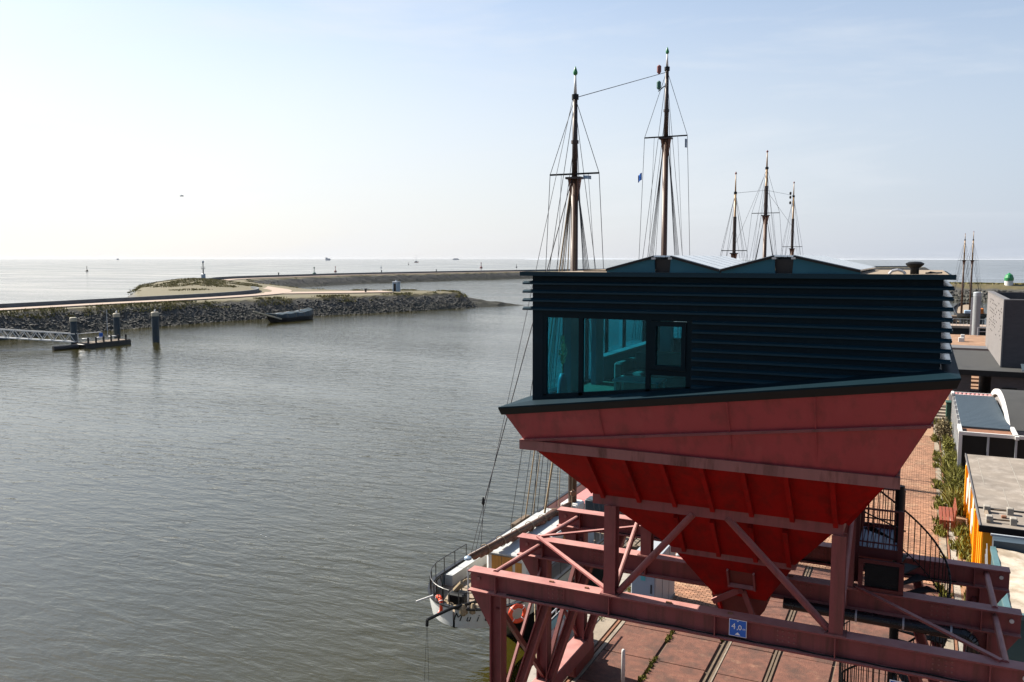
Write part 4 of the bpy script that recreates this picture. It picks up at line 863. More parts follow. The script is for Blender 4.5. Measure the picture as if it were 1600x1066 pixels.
# ------------------------------------------------------------------ quay furniture
cb = thing('switch_cabinet', 'tall grey electrical cabinet on the quay beneath the hopper', 'cabinet', (-8.0, 27.8, 0))
MB().bbox(-8.42, -7.58, 26.62, 29.1, 0.10, 2.05, 0.03).obj('body', 'cabinet_grey', cb)
MB().box(-8.44, -7.56, 26.60, 29.12, 0.0, 0.099).obj('plinth', 'concrete', cb)
MB().bbox(-8.46, -7.54, 26.56, 29.16, 2.052, 2.11, 0.02).obj('roof_cap', 'cabinet_grey', cb)
dr = MB().box(-8.38, -7.62, 26.605, 26.619, 0.15, 2.0).obj('door', 'cabinet_blue', cb)
MB().box(-7.74, -7.70, 26.585, 26.604, 0.95, 1.25).obj('handle', 'black_paint', dr)
MB().box(-8.08, -7.92, 26.599, 26.6045, 1.35, 1.72).obj('sticker', 'board_teal', dr)
MB().box(-8.33, -7.72, 26.599, 26.6045, 0.72, 0.86).obj('sticker', 'sign_white', dr)
MB().box(-8.10, -7.94, 26.595, 26.598, 0.76, 0.82).obj('lettering_strip', 'cabinet_grey', dr)
for y in (27.45, 28.3): MB().box(-7.578, -7.572, y - .006, y + .006, 0.15, 2.0).obj('side_seam', 'black_paint', cb)
MB().box(-7.578, -7.57, 27.6, 28.15, 1.5, 1.8).obj('louvre', 'steel_grey', cb)
MB().box(-7.45, -7.2, 26.65, 26.8, 0.0, 0.34).obj('meter_box', 'steel_grey', cb)
bl = thing('mooring_bollard', 'grey steel bollard on the brick paving behind the cabinet', 'bollard', (-7.85, 30.7, 0))
MB().lathe([(0.16, 0), (0.16, 0.05), (0.10, 0.08), (0.10, 0.78), (0.13, 0.82), (0.13, 0.95), (0.09, 1.0)], (-7.85, 30.7, 0), 16).obj('stem', 'steel_grey', bl)
mk = thing('marker_post', 'slim white rounded marker post on the slabs at the lower picture edge', 'post', (-7.2, 22.15, 0))
MB().lathe([(0.055, 0), (0.055, 0.98), (0.045, 1.03), (0.02, 1.05)], (-7.2, 22.15, 0), 14).obj('stem', 'white_paint', mk, smooth=True)
MB().lathe([(0.10, 0), (0.10, 0.02), (0.06, 0.03)], (-7.2, 22.15, 0), 14).obj('foot', 'steel_grey', mk)
# information board on rails at the quay edge
ib = thing('information_board', 'teal headed picture board leaning along the quay edge by the ship', 'board', (-9.72, 23.2, 0))
MB().bar((-9.66, 22.1, 0.62), (-9.66, 24.6, 0.62), 1.15, 0.03, (1, 0, 0.06)).obj('panel', 'steel_grey', ib)
MB().bar((-9.642, 22.12, 1.03), (-9.642, 24.58, 1.03), 0.26, 0.006, (1, 0, 0.06)).obj('header', 'board_teal', ib)
for k in range(3):
    y = 22.2 + k * 0.8
    for z in (0.68, 0.26): MB().bar((-9.640, y, z), (-9.640, y + 0.72, z), 0.36, 0.006, (1, 0, 0.06)).obj('picture', 'board_photo', ib)
for y in (22.1, 23.35, 24.6): MB().tube((-9.75, y, 0.03), (-9.75, y, 1.3), 0.025, n=8).obj('post', 'galvanised', ib)
MB().tube((-9.75, 22.1, 1.3), (-9.75, 25.3, 1.3), 0.025, n=8).obj('top_rail', 'galvanised', ib)
# slatted wooden gangplank to the ship
gp = thing('gangplank', 'weathered slatted wooden gangplank between the quay and the ship', 'gangplank', (-10.8, 34.3, 0))
for y in (33.55, 35.05): MB().bar((-9.6, y, 0.10), (-12.2, y, -0.35), 0.08, 0.10).obj('stringer', 'old_wood', gp)
for k in range(9):
    x = -9.75 - k * 0.28; MB().bar((x, 33.5, 0.14 - k * 0.0485), (x, 35.1, 0.14 - k * 0.0485), 0.15, 0.035, (0.17, 0, 1)).obj('tread', 'deck_wood', gp)
for y in (33.5, 35.1):
    for k in (0, 4, 8): MB().tube((-9.75 - k * .28, y, 0.1 - k * .0485), (-9.75 - k * .28, y, 1.05 - k * .0485), 0.018, n=6).obj('stanchion', 'galvanised', gp)

# ------------------------------------------------------------------ sailing ships
def hull_mesh(xc, y0, y1, hb, deck, sheer_a, sheer_f, zb=-3.9, n=40):
    """lofted hull: stern at y0, bow at y1; returns rings of (half breadth at rail, boundary, waterline) so pieces can share them"""
    st_ = []
    for i in range(n + 1):
        t = i / n; tt = t ** 1.5 if t < 0.5 else t
        y = y0 + (y1 - y0) * (0.5 - 0.5 * math.cos(math.pi * t)) ** 1.25
        s = (y - y0) / (y1 - y0)
        aft = math.sqrt(max(0, 1 - max(0, 1 - s / 0.064) ** 1.75)); fwd = math.sqrt(max(0, 1 - max(0, (s - 0.72) / 0.28) ** 2.2))
        b = hb * max(0.02, min(aft, fwd)); zr = deck + 0.45 + sheer_a * max(0, 1 - s / 0.35) ** 2 + sheer_f * max(0, (s - 0.55) / 0.45) ** 2
        aw = math.sqrt(max(0, 1 - max(0, 1 - (s - 0.11) / 0.22) ** 2)) if s > 0.11 else 0.0
        bw_ = hb * 0.94 * max(0.01, min(aw, fwd ** 1.6))
        st_.append((y, b, zr, bw_))
    return st_
def loft(rings):
    m = MB(); n = len(rings[0])
    for r in rings: m.v += [tuple(p) for p in r]
    for i in range(len(rings) - 1):
        for j in range(n - 1): m.f.append((i * n + j, i * n + j + 1, (i + 1) * n + j + 1, (i + 1) * n + j))
    return m
def ship_hull(t, xc, st_, deck, white='hull_white', black='hull_black'):
    ya_, yl_ = st_[0][0], st_[-1][0] - st_[0][0]
    def zk(y, zr, z):        # the run of the hull rises to a long overhanging counter aft
        u = min(1, (y - ya_) / yl_ / 0.15) ** 2.2; return max(z, (zr - .70) * (1 - u) + (WZ - 1.2) * u)
    for sg in (-1, 1):
        loft([[(xc + sg * b, y, zr), (xc + sg * b * 1.0, y, zr - 0.3), (xc + sg * (b * .93 + bw_ * .07), y, zr - .66)] for (y, b, zr, bw_) in st_]).obj('topside', white, t, smooth=True)
        loft([[(xc + sg * (b * .932 + bw_ * .07), y, zr - .658), (xc + sg * (b * .02 + bw_ * .98), y, zk(y, zr, zr - 1.15)), (xc + sg * bw_, y, zk(y, zr, WZ)), (xc + sg * bw_ * .8, y, zk(y, zr, WZ - .9)), (xc, y, zk(y, zr, WZ - 1.2))] for (y, b, zr, bw_) in st_]).obj('bottom', black, t, smooth=True)
        m = MB()
        for (a, c) in zip(st_, st_[1:]): m.bar((xc + sg * a[1], a[0], a[2] + .02), (xc + sg * c[1], c[0], c[2] + .02), 0.14, 0.06)
        m.obj('cap_rail', 'hull_black', t)
    loft([[(xc - b * .96, y, zr - .45), (xc - b * .5, y, zr - .41), (xc, y, zr - .40), (xc + b * .5, y, zr - .41), (xc + b * .96, y, zr - .45)] for (y, b, zr, bw_) in st_]).obj('deck', 'deck_wood', t)
def rails(t, xc, st_, i0, i1, sides=(-1, 1), h=0.55):
    for sg in sides:
        pts = []
        for i in range(i0, i1):
            y, b, zr, _ = st_[i]; p = V(xc + sg * b * .98, y, zr + .04); MB().tube(p, p + V(0, 0, h), 0.018, n=6).obj('stanchion', 'hull_black', t); pts.append(p + V(0, 0, h))
        MB().path(pts, 0.02, 6).obj('guard_rail', 'hull_black', t)
def wire(t, a, b, r=0.016, mat='rigging', drop=0.0, seg=1, name='shroud'): return MB().sag(a, b, r, drop, seg, 5).obj(name, mat, t)

# ---- the near ship, stern towards the camera
SX = -14.0; DK = -0.45
near = thing('sailing_ship', 'two masted sailing ship with white stern moored beside the red hopper', 'sailing ship', (SX, 45, WZ))
S1 = hull_mesh(SX, 24.45, 65, 2.08, DK, 0.12, 1.1)
ship_hull(near, SX, S1, DK)
rails(near, SX, S1, 1, 12)
m1 = V(SX, 35.35, DK); m2 = V(SX, 49.8, DK)
# z levels: lower mast, doubling, topmast, white pole, acorn
def mast(t, base, lv, r, mats, spreader=None, white=True, cheeks=True):
    x, y, z0 = base; zl, zd, zb, zw, za = lv
    ms = MB().tube((x, y, z0), (x, y, zl), r, r * .78, 16).obj('mast', mats[0], t, smooth=True)
    MB().tube((x, y, zl - 0.3), (x, y, zb), r * .66, r * .50, 14).obj('topmast', mats[1], t, smooth=True)
    if zd: MB().tube((x, y, zd - .07), (x, y, zd + .07), r * .82, n=14).obj('mast_band', 'mast_dark', ms)
    MB().tube((x, y, zb - .1), (x, y, zb + .12), r * .75, n=14).obj('mast_band', 'black_paint', ms)
    MB().tube((x, y, zb + .12), (x, y, zw), r * .36, r * .2, 12).obj('pole', 'white_paint' if white else 'mast_light', ms, smooth=True)
    MB().lathe([(r * .22, 0), (r * .46, .14 * (za - zw)), (r * .5, .35 * (za - zw)), (r * .25, .75 * (za - zw)), (.01, za - zw)], (x, y, zw), 12).obj('acorn', 'green_paint' if white else 'far_red', ms, smooth=True)
    if cheeks:
        m = MB()
        for sg in (-1, 1): m.extr([(sg * r * .7, -1.0), (sg * r * 1.45, 0), (sg * r * .4, 0)], (x, y - .08, zl), (1, 0, 0), (0, 0, 1), (0, .16, 0))
        m.obj('cheeks', 'mast_cheek', ms)
        MB().box(x - r * 1.8, x + r * 1.8, y - .22, y + .22, zl, zl + .09).obj('trestle_tree', 'mast_dark', ms)
    if spreader:
        zs, hw = spreader; MB().bar((x - hw, y - .05, zs), (x + hw, y - .05, zs), .10, .07).obj('spreader', 'black_paint', ms)
    return ms
mast(near, m1, (15.46, 17.06, 18.97, 19.90, 20.28), .20, ('mast_wood', 'mast_dark'), (15.68, 1.15))
mast(near, m2, (18.96, 20.6, 22.97, 23.82, 24.22), .205, ('mast_wood', 'mast_dark'), (19.1, 1.28))
def rig(t, m, zl, zs, zt, hw, hb, r=.016):
    for sg in (-1, 1):
        for k, dy in enumerate((-0.9, -0.2, .5, 1.3)):
            wire(t, (m.x + sg * .12, m.y, zl - .1), (m.x + sg * hb, m.y + dy, m.z + .3), r)
        wire(t, (m.x, m.y, zt), (m.x + sg * hw, m.y - .05, zs), r * .9); wire(t, (m.x + sg * hw, m.y - .05, zs), (m.x + sg * hb, m.y + .2, m.z + .3), r * .9)
        wire(t, (m.x, m.y, zt), (m.x + sg * (hb + .02), m.y - 2.4, m.z + .35), r * .9); wire(t, (m.x, m.y, zt - .3), (m.x + sg * hb * .9, m.y + 2.4, m.z + .35), r * .8)
        wire(t, (m.x + sg * hw * .55, m.y, zs), (m.x + sg * hb * .8, m.y + .9, m.z + .3), r * .6)
        wire(t, (m.x, m.y, (zl + zt) / 2), (m.x + sg * hb * .97, m.y - 1.5, m.z + .35), r * .8)
rig(near, m1, 15.46, 15.68, 18.95, 1.15, 2.0); rig(near, m2, 18.96, 19.1, 22.9, 1.28, 2.0)
wire(near, (SX, 35.35, 18.95), (SX, 49.8, 22.8), .018, name='triatic_stay')
# mizzen boom with furled tan sail, topping lifts down to its end
b0, b1 = V(SX - .35, 26.2, 1.3), V(SX, 35.1, .95)
MB().tube(b0, b1, .10, .12, 12).obj('boom', 'mast_wood', near, smooth=True)
g = random.Random(9); pts = [b0.lerp(b1, t / 22 + .04) for t in range(22)]
m = MB()
for i, (a, b) in enumerate(zip(pts, pts[1:])):
    o1 = V(g.uniform(-.04, .04), 0, -.10 + g.uniform(-.05, .03)); m.tube(a + o1, b + V(g.uniform(-.04, .04), 0, -.10 + g.uniform(-.05, .03)), .10 + .06 * g.random() , .10 + .06 * g.random(), 9)
sl = m.obj('furled_sail', 'sail_cloth', near, smooth=True)
for k in range(2, 20, 3): MB().torus(pts[k] + V(0, 0, -.04), (1, 0, 0), (0, 0, 1), .20, .016, 14, 5).obj('sail_tie', 'rope', sl)
MB().lathe([(.03, 0), (.13, .04), (.13, .12), (.03, .18)], b0 + V(0, -.1, -.1), 12).obj('boom_end_fitting', 'cabinet_blue', near)
m1t = V(SX - .1, 35.3, 15.5)
wire(near, b0 + V(0, .15, .1), b0.lerp(m1t, .12), .012, name='topping_lift'); wire(near, b0 + V(0, .9, .1), b0.lerp(m1t, .12), .012, name='topping_lift'); wire(near, b0.lerp(m1t, .12), m1t, .022, name='topping_lift')
wire(near, b0 + V(.05, .4, .1), V(SX - .1, 35.3, 18.9), .012, name='topping_lift')
MB().lathe([(.03, 0), (.07, .08), (.03, .3)], b0.lerp(m1t, .115), 8).obj('block', 'black_paint', near)
for dx, z1, r in ((-1.2, 15, .03), (-1.0, 14.6, .02), (-.7, 8.0, .05)):
    wire(near, (SX + dx * 1.6, 34.9 + dx * .5, DK + .4), (SX + dx * .15, 35.3, z1), r, 'rope', name='halyard')
for dx, dy in ((-.45, -.6), (.25, -.7)): wire(near, (SX + dx, 35.35 + dy, DK + .6), (SX + dx * .3, 35.3, 15.3), .018, 'rope', name='halyard')
for (x, y, z) in ((SX - 1.0, 35.0, 3.1), (SX + .25, 34.8, 1.4)): MB().lathe([(.04, 0), (.13, .08), (.13, .22), (.04, .3)], (x, y, z), 10).obj('block', 'mast_cheek', near)
# deckhouses, doors, lockers, winch, wheel, davit
dh = MB().bbox(SX - .85, SX + .85, 28.4, 33.4, DK - .1, .78, .14).obj('deckhouse', 'white_paint', near)
MB().bbox(SX - 1.0, SX + 1.0, 28.2, 33.6, .782, .86, .05).obj('deckhouse_roof', 'hull_white', dh)
for x0 in (-.55, -.1): MB().box(SX + x0, SX + x0 + .42, 28.36, 28.398, DK + .05, .66).obj('door', 'door_wood', dh)
MB().box(SX + .45, SX + .72, 28.36, 28.398, .05, .5).obj('door', 'door_wood', dh)
for k in range(4):
    y = 29.0 + k * 1.05; MB().box(SX + .848, SX + .87, y, y + .62, -.05, .45).obj('port_light', 'door_wood', dh)
MB().box(SX - 1.95, SX - 1.62, 27.2, 36.8, DK - .02, DK + .50).obj('side_coaming', 'hull_white', near)
MB().bbox(SX + .35, SX + 1.15, 26.2, 27.3, DK - .1, .12, .10).obj('companion_hatch', 'white_paint', near)
MB().bbox(SX - .2, SX + .3, 26.9, 27.3, DK - .1, .5, .06).obj('ventilator_trunk', 'old_wood', near)
MB().bbox(SX + 1.05, SX + 1.6, 32.8, 33.9, DK - .1, .45, .04).obj('deck_locker', 'cabinet_blue', near)
MB().bbox(SX - .42, SX + .42, 34.9, 35.8, DK - .1, 1.0, .06).obj('mast_case', 'white_paint', near)
MB().bbox(SX - .9, SX + .9, 37.0, 43.5, DK - .1, .55, .10).obj('cargo_hatch', 'awning_pink', near)
MB().bbox(SX + .3, SX + 1.3, 36.1, 36.8, DK - .1, .95, .05).obj('deck_locker', 'slate_roof', near)
MB().bbox(SX - 2.12, SX - 1.85, 33.3, 34.8, -.15, .28, .03).obj('shroud_channel', 'old_wood', near)
MB().bbox(SX - 2.0, SX - 1.75, 44, 60, -.1, .75, .03).obj('bulwark_board', 'old_wood', near)
wh = MB().torus((SX - .15, 25.9, .25), (1, 0, 0), (0, 0, 1), .36, .03, 20, 6).obj('steering_wheel', 'rope', near)
for k in range(6): MB().tube((SX - .15, 25.9, .25), (SX - .15 + .44 * math.cos(k * 1.047), 25.9, .25 + .44 * math.sin(k * 1.047)), .014, n=5).obj('spoke', 'rope', wh)
MB().bbox(SX - .75, SX - .1, 25.3, 25.8, DK - .1, .22, .05).obj('steering_box', 'black_paint', near)
MB().tube((SX - .6, 25.6, .22), (SX - .3, 25.6, .55), .10, n=10).obj('binnacle', 'rope', near)
MB().path([(SX + .15, 25.2, DK), (SX + .15, 25.2, 1.3)], .03, 8).obj('flag_staff', 'galvanised', near)
for dx in (-.3, .0):
    m = MB()
    for k in range(10): m.tube((SX - 1.0 + k * .14 + dx, 25.1 - k * .06, .05 + .05 * (k % 2)), (SX - .86 + k * .14 + dx, 25.04 - k * .06, .05 + .05 * ((k + 1) % 2)), .05, n=6)
    m.obj('mooring_rope', 'rope', near)
for (x, y, z) in ((SX + .35, 24.5, -.1), (SX + .6, 24.7, -.1)): MB().lathe([(.05, 0), (.16, .1), (.14, .28), (.04, .4)], (x, y, z), 10).obj('fender', 'rope', near)
MB().path([(SX + .75, 25.0, .32), (SX + .05, 24.2, .22), (SX - .35, 23.3, .1), (SX - .36, 23.28, -.12)], .055, 8).obj('davit', 'black_paint', near)
wire(near, (SX - .36, 23.28, -.12), (SX - .43, 23.2, -2.0), .006, name='davit_line'); wire(near, (SX - .34, 23.28, -.12), (SX - .28, 23.25, -2.1), .006, name='davit_line')
MB().tube((SX - .9, 24.6, .35), (SX - 1.35, 24.2, .2), .035, n=8).obj('flag_pole', 'white_paint', near)
MB().path([(SX - 1.0, 25.0, .0), (SX - 1.0, 25.0, .75), (SX - .8, 24.9, .95), (SX - .65, 24.8, .75), (SX - .65, 24.8, .0)], .03, 8).obj('hoop', 'black_paint', near)
wire(near, (-11.95, 26.6, .1), (QX, 22.2, .15), .018, 'rope', .25, 6, 'mooring_line'); wire(near, (-11.95, 30, .05), (QX, 27.2, .15), .018, 'rope', .2, 6, 'mooring_line')
# name lettering following the round of the stern
nm = 'Muid'
for k, chh in enumerate(nm):
    def hb_at(yv):
        for a, b in zip(S1, S1[1:]):
            if a[0] <= yv <= b[0]: u = (yv - a[0]) / (b[0] - a[0] + 1e-9); return a[1] + (b[1] - a[1]) * u, a[2] + (b[2] - a[2]) * u
        return S1[1][1], S1[1][2]
    want = (.12, .50, .78, 1.04)[k]; lo, hi = S1[0][0], S1[0][0] + 3
    for _ in range(30):
        y = (lo + hi) / 2
        if hb_at(y)[0] < want: lo = y
        else: hi = y
    bb, zr = hb_at(y); b2, _ = hb_at(y + .03); tx = V(b2 - bb, .03, 0).normalized(); nrm = V(tx.y, -tx.x, 0)
    lettering(chh, .40 if k == 0 else .34, (SX + bb + nrm.x * .012, y + nrm.y * .012, zr - .30), tx, (0, 0, 1), 'black_paint', near, shear=.35)
def life_ring(c, ax, ay, label):
    t = thing('life_ring', label, 'life ring', c)
    MB().torus(c, ax, ay, .27, .075, 28, 10).obj('ring', 'life_orange', t, smooth=True)
    ax, ay = Vector(ax).normalized(), Vector(ay).normalized(); az = ax.cross(ay)
    for k in range(4):
        a = math.pi / 4 + k * math.pi / 2; e = ax * math.cos(a) + ay * math.sin(a); e2 = -ax * math.sin(a) + ay * math.cos(a); cc = Vector(c) + e * .27
        MB().torus(cc, e, az, .078, .012, 12, 5).obj('grab_band', 'sign_white', t)
life_ring((SX - .75, 24.75, .0), (1, -.9, 0), (0, 0, 1), 'orange life ring hanging over the tip of the white stern')
life_ring((SX + 1.98, 25.35, -.05), (.85, 1, 0), (0, 0, 1), 'orange life ring on the quayside rail of the ship behind the front leg')

# ---- three masted ship further along the quay
far3 = thing('sailing_ship', 'three masted ship whose pale topmasts show above the cabin roof', 'sailing ship', (-15.5, 96, WZ))
S2 = hull_mesh(-15.5, 70.5, 124, 3.2, -.4, .4, 1.4); ship_hull(far3, -15.5, S2, -.4, white='hull_black')
for (y, zt, zs, k) in ((78.0, 19.7, 12.7, .9), (94.2, 23.4, 16.8, 1.15), (115.0, 21.8, 13.5, 1.0)):
    mb_ = V(-15.5, y, -.4)
    mast(far3, mb_, (zs - .3, zs + (zt - zs) * .42, zt - 1.9, zt - .25, zt), .21 * k, ('mast_wood', 'mast_light'), (zs, 1.25 * k), white=False)
    MB().tube((-15.5, y, zs - .3), (-15.5, y, zs + (zt - zs) * .42), .17 * k, n=12).obj('doubling', 'mast_dark', far3)
    rig(far3, mb_, zs - .3, zs, zt - 1.9, 1.25 * k, 3.0, .017)
wire(far3, (-15.5, 78, 17.8), (-15.5, 94.2, 19.2), .016, name='stay'); wire(far3, (-15.5, 94.2, 19.2), (-15.5, 115, 20), .016, name='stay'); wire(far3, (-15.5, 94.2, 19.2), (-15.5, 115, 16), .016, name='stay'); wire(far3, (-15.5, 94.2, 21.3), (-15.5, 78, 13), .016, name='stay')
for z in (20.1, 19.6, 18.9): MB().lathe([(.05, 0), (.13, .1), (.13, .3), (.05, .4)], (-15.9, 115, z), 8).obj('mast_lamp', 'black_paint', far3)
# flags and lamps
MB().lathe([(.05, 0), (.13, .1), (.13, .42), (.05, .5)], (SX - .42, 49.6, 22.7), 10).obj('mast_lamp', 'far_red', near)
MB().lathe([(.05, 0), (.13, .1), (.13, .42), (.05, .5)], (SX - .42, 49.6, 21.8), 10).obj('mast_lamp', 'far_green', near)
MB().bar((SX - .45, 49.6, 21.7), (SX - .1, 49.7, 22.0), .05, .05).obj('lamp_bracket', 'black_paint', near)
def flag(x, y, z, w, h, mat, label, tilt=0.3):
    m = MB(); n = 6; vs = []
    for i in range(n + 1):
        t = i / n; vs += [(x + w * t, y + .06 * math.sin(t * 7), z - tilt * w * t), (x + w * t, y + .06 * math.sin(t * 7 + .4), z - h - tilt * w * t)]
    m.add(vs, [(2 * i, 2 * i + 2, 2 * i + 3, 2 * i + 1) for i in range(n)]); single(m, 'flag', mat, label, 'flag', (x, y, z))
flag(SX + .45, 35.2, 15.6, .36, .15, 'cabinet_blue', 'small striped pennant under the nearer mast spreader', .1)
flag(SX - 1.6, 49.6, 16.9, .22, .42, 'sign_blue', 'small blue and white flag left of the taller near mast', -.8)
flag(SX + 1.18, 49.6, 18.9, .12, .50, 'cabinet_blue', 'narrow dark pennant hanging from the right spreader tip of the taller near mast', .2)
flag(-18.2, 114.8, 10.6, -.35, 1.1, 'cabinet_blue', 'dark flag hanging left of the rearmost mast of the three masted ship', .3)
flag(-12.9, 114.8, 12.4, .3, 1.2, 'cabinet_blue', 'dark pennant hanging right of the rearmost mast of the three masted ship', .3)

# ------------------------------------------------------------------ yard on the right
yc = thing('yellow_shed', 'bright yellow steel shed with a grey felt roof and placards', 'shed', (3.8, 39.8, 0))
MB().box(2.24, 5.6, 33.75, 45.9, 0.05, 2.50).obj('wall', 'yellow_paint', yc)
for k in range(13):
    y = 33.8 + k * 1.0
    MB().box(2.20, 2.239, y, y + 0.10, 0.05, 2.48).obj('wall_rib', 'yellow_paint', yc)
for y in (36.4, 44.2): MB().bbox(2.09, 2.199, y, y + 0.20, 0.05, 2.42, 0.02).obj('wall_post', 'yellow_paint', yc)
for (y, z0, z1) in ((37.1, 0.9, 2.1), (38.3, 1.2, 2.3), (39.0, 0.7, 1.6), (41.1, 1.0, 2.2), (42.4, 1.3, 2.35), (43.3, 0.8, 1.9), (44.9, 1.2, 2.3)):
    MB().box(2.165, 2.198, y, y + 0.72, z0, z1).obj('placard', 'poster_white', yc)
rf = MB().box(2.16, 5.75, 33.66, 46.0, 2.502, 2.60).obj('roof', 'roof_felt', yc)
MB().box(2.12, 2.159, 33.62, 46.0, 2.50, 2.64).obj('roof_edge', 'coping', yc)
MB().box(2.10, 5.75, 33.58, 33.655, 2.40, 2.63).obj('roof_edge', 'black_paint', yc)
for (x0, x1, y0, y1) in ((2.6, 2.62, 40, 45.5), (3.9, 3.925, 36.4, 45.8), (3.25, 3.27, 36.4, 39.6), (4.6, 4.62, 36, 45.9)): MB().box(x0, x1, y0, y1, 2.601, 2.606).obj('felt_seam', 'concrete', rf)
MB().box(2.2, 5.7, 36.02, 36.10, 2.601, 2.66).obj('felt_ridge', 'dark_roof', rf)
an = thing('antenna_footing', 'timber footing with four concrete blocks on the yellow shed roof', 'footing', (2.8, 35, 2.6))
for y in (34.25, 35.6):
    MB().bar((2.42, y, 2.72), (3.35, y + 0.08, 2.72), 0.07, 0.05).obj('beam', 'old_wood', an)
    for x in (2.45, 3.2): MB().bbox(x - .11, x + .11, y - .12, y + .14, 2.601 if x > 3 else 2.601, 2.86, .02).obj('block', 'concrete', an)
MB().bar((2.42, 34.1, 2.66), (2.42, 35.9, 2.66), 0.10, 0.10).obj('beam', 'deck_wood', an)
single(MB().bbox(2.88, 3.05, 34.95, 35.12, 2.601, 2.70, .02), 'brick_lump', 'rust', 'lone rusty brick on the yellow shed roof among the blocks', 'brick', (2.96, 35, 2.6))
tc2 = thing('tarp_shed', 'low teal shed with a pale wrinkled sheet roof at the right edge', 'shed', (4, 29, 0))
MB().box(2.40, 5.4, 26.1, 31.9, 0.05, 2.28).obj('wall', 'wall_teal', tc2)
MB().box(2.36, 2.52, 26.05, 31.95, 2.281, 2.42).obj('roof_edge', 'teal_edge', tc2)
MB().box(2.36, 5.45, 25.95, 26.10, 2.281, 2.43).obj('roof_edge', 'teal_edge', tc2)
n = 40; vs = []; fs = []
for i in range(n):
    for j in range(n):
        x = 2.525 + 2.9 * i / (n - 1); y = 26.11 + 5.7 * j / (n - 1); zz = float(vnoise(np.array(x + 50.), np.array(y * .5 + 20.), .5, 3)) * .09 + float(vnoise(np.array(x * .6 + 9.), np.array(y + 3.), .22, 5)) * .04; vs.append((x, y, 2.36 + zz))
for i in range(n - 1):
    for j in range(n - 1): fs.append((i * n + j, (i + 1) * n + j, (i + 1) * n + j + 1, i * n + j + 1))
MB().add(vs, fs).obj('roof_sheet', 'tarp_white', tc2, smooth=True)
MB().box(2.45, 5.4, 31.96, 32.55, 1.9, 2.62).obj('gutter_box', 'slate_roof', tc2)
MB().box(2.40, 5.42, 32.5, 32.60, 2.621, 2.68).obj('gutter_lid', 'cabinet_grey', tc2)
for k in range(3): MB().bar((2.30, 31.2 + k * .4, 1.2 - .25 * k), (2.30, 32.6 + k * .2, 2.3 - .25 * k), .02, .02).obj('stay_bar', 'galvanised', tc2)
# grey shed with ribbed side, slate roof, white frame porch
gsd = thing('grey_shed', 'slate roofed shed with ribbed grey side wall and white frame', 'shed', (3.5, 59, 0))
MB().box(2.22, 4.62, 54.2, 66.2, 0.02, 2.48).obj('wall', 'steel_grey', gsd)
for k in range(9):
    y = 52.0 + k * 1.85; MB().box(2.10, 2.219, y, y + .09, 0.02, 2.60).obj('wall_post', 'white_paint', gsd)
MB().box(2.14, 2.165, 52, 67.1, 0.02, 2.4).obj('side_sheet', 'steel_grey', gsd)
rf = MB().box(2.24, 4.66, 54.1, 66.3, 2.481, 2.54).obj('roof', 'slate_roof', gsd)
for k in range(26): MB().box(2.26, 4.64, 54.3 + k * .46, 54.33 + k * .46, 2.541, 2.548).obj('roof_batten', 'slate_roof', rf)
for (a, b) in (((2.12, 51.7), (2.12, 54.0)), ((4.75, 51.3), (4.75, 54.3)), ((2.12, 66.3), (2.12, 67.4))): MB().box(a[0] - .09, a[0] + .09, a[1], b[1], 2.48, 2.66).obj('porch_beam', 'white_paint', gsd)
MB().box(2.21, 5.6, 51.62, 51.78, 2.48, 2.66).obj('porch_beam', 'white_paint', gsd)
MB().box(2.03, 2.21, 51.62, 51.78, 0.02, 2.66).obj('porch_post', 'white_paint', gsd)
for x in (3.45, 4.75): MB().box(x - .05, x + .05, 51.64, 51.76, 0.02, 2.48).obj('porch_post', 'cabinet_grey', gsd)
MB().box(2.24, 4.66, 52.6, 54.09, 2.30, 2.42).obj('porch_deck', 'rust', gsd)
MB().box(2.22, 5.55, 51.9, 51.94, 0.05, 2.47).obj('porch_glass', 'black_paint', gsd)
MB().box(2.21, 4.55, 67.3, 67.42, 2.46, 2.62).obj('porch_beam', 'white_paint', gsd)
MB().box(2.21, 4.55, 66.35, 66.45, 2.46, 2.60).obj('porch_beam', 'white_paint', gsd)
for k in range(9): MB().tube((2.36 + k * .26, 66.5, 2.5), (2.36 + k * .26, 67.28, 2.5), .11, n=10).obj('awning_roll', 'awning_pink', gsd)
# arched roof shed
ar = thing('arched_shed', 'barrel roofed dark shed with a broad white arched gable edge', 'shed', (7, 62, 0))
ya, yb, zb, rise = 55.6, 70.0, 2.2, 1.15; n = 16
arc = [(ya + (yb - ya) * k / n, zb + rise * math.sin(math.pi * k / n) ** .8) for k in range(n + 1)]
MB().extr([(ya, 0.02)] + arc + [(yb, 0.02)], (4.85, 0, 0), (0, 1, 0), (0, 0, 1), (5, 0, 0)).obj('body', 'hessian', ar)
loft([[(x, y, z + .05) for y, z in arc] for x in (4.70, 10)]).obj('roof', 'dark_roof', ar, smooth=True)
m = MB()
for (a, b) in zip(arc, arc[1:]): m.add([(4.66, a[0], a[1] + .06), (4.66, b[0], b[1] + .06), (4.66, b[0], b[1] - .30), (4.66, a[0], a[1] - .30), (4.80, a[0], a[1] + .07), (4.80, b[0], b[1] + .07), (4.80, b[0], b[1] - .30), (4.80, a[0], a[1] - .30)], [(0, 1, 2, 3), (4, 7, 6, 5), (0, 4, 5, 1), (3, 2, 6, 7)])
m.obj('arch_trim', 'white_paint', ar)
for y in (58.5, 61.0): MB().box(4.82, 4.848, y, y + 1.5, 2.30, 2.95).obj('arch_window', 'cabinet_grey', ar)
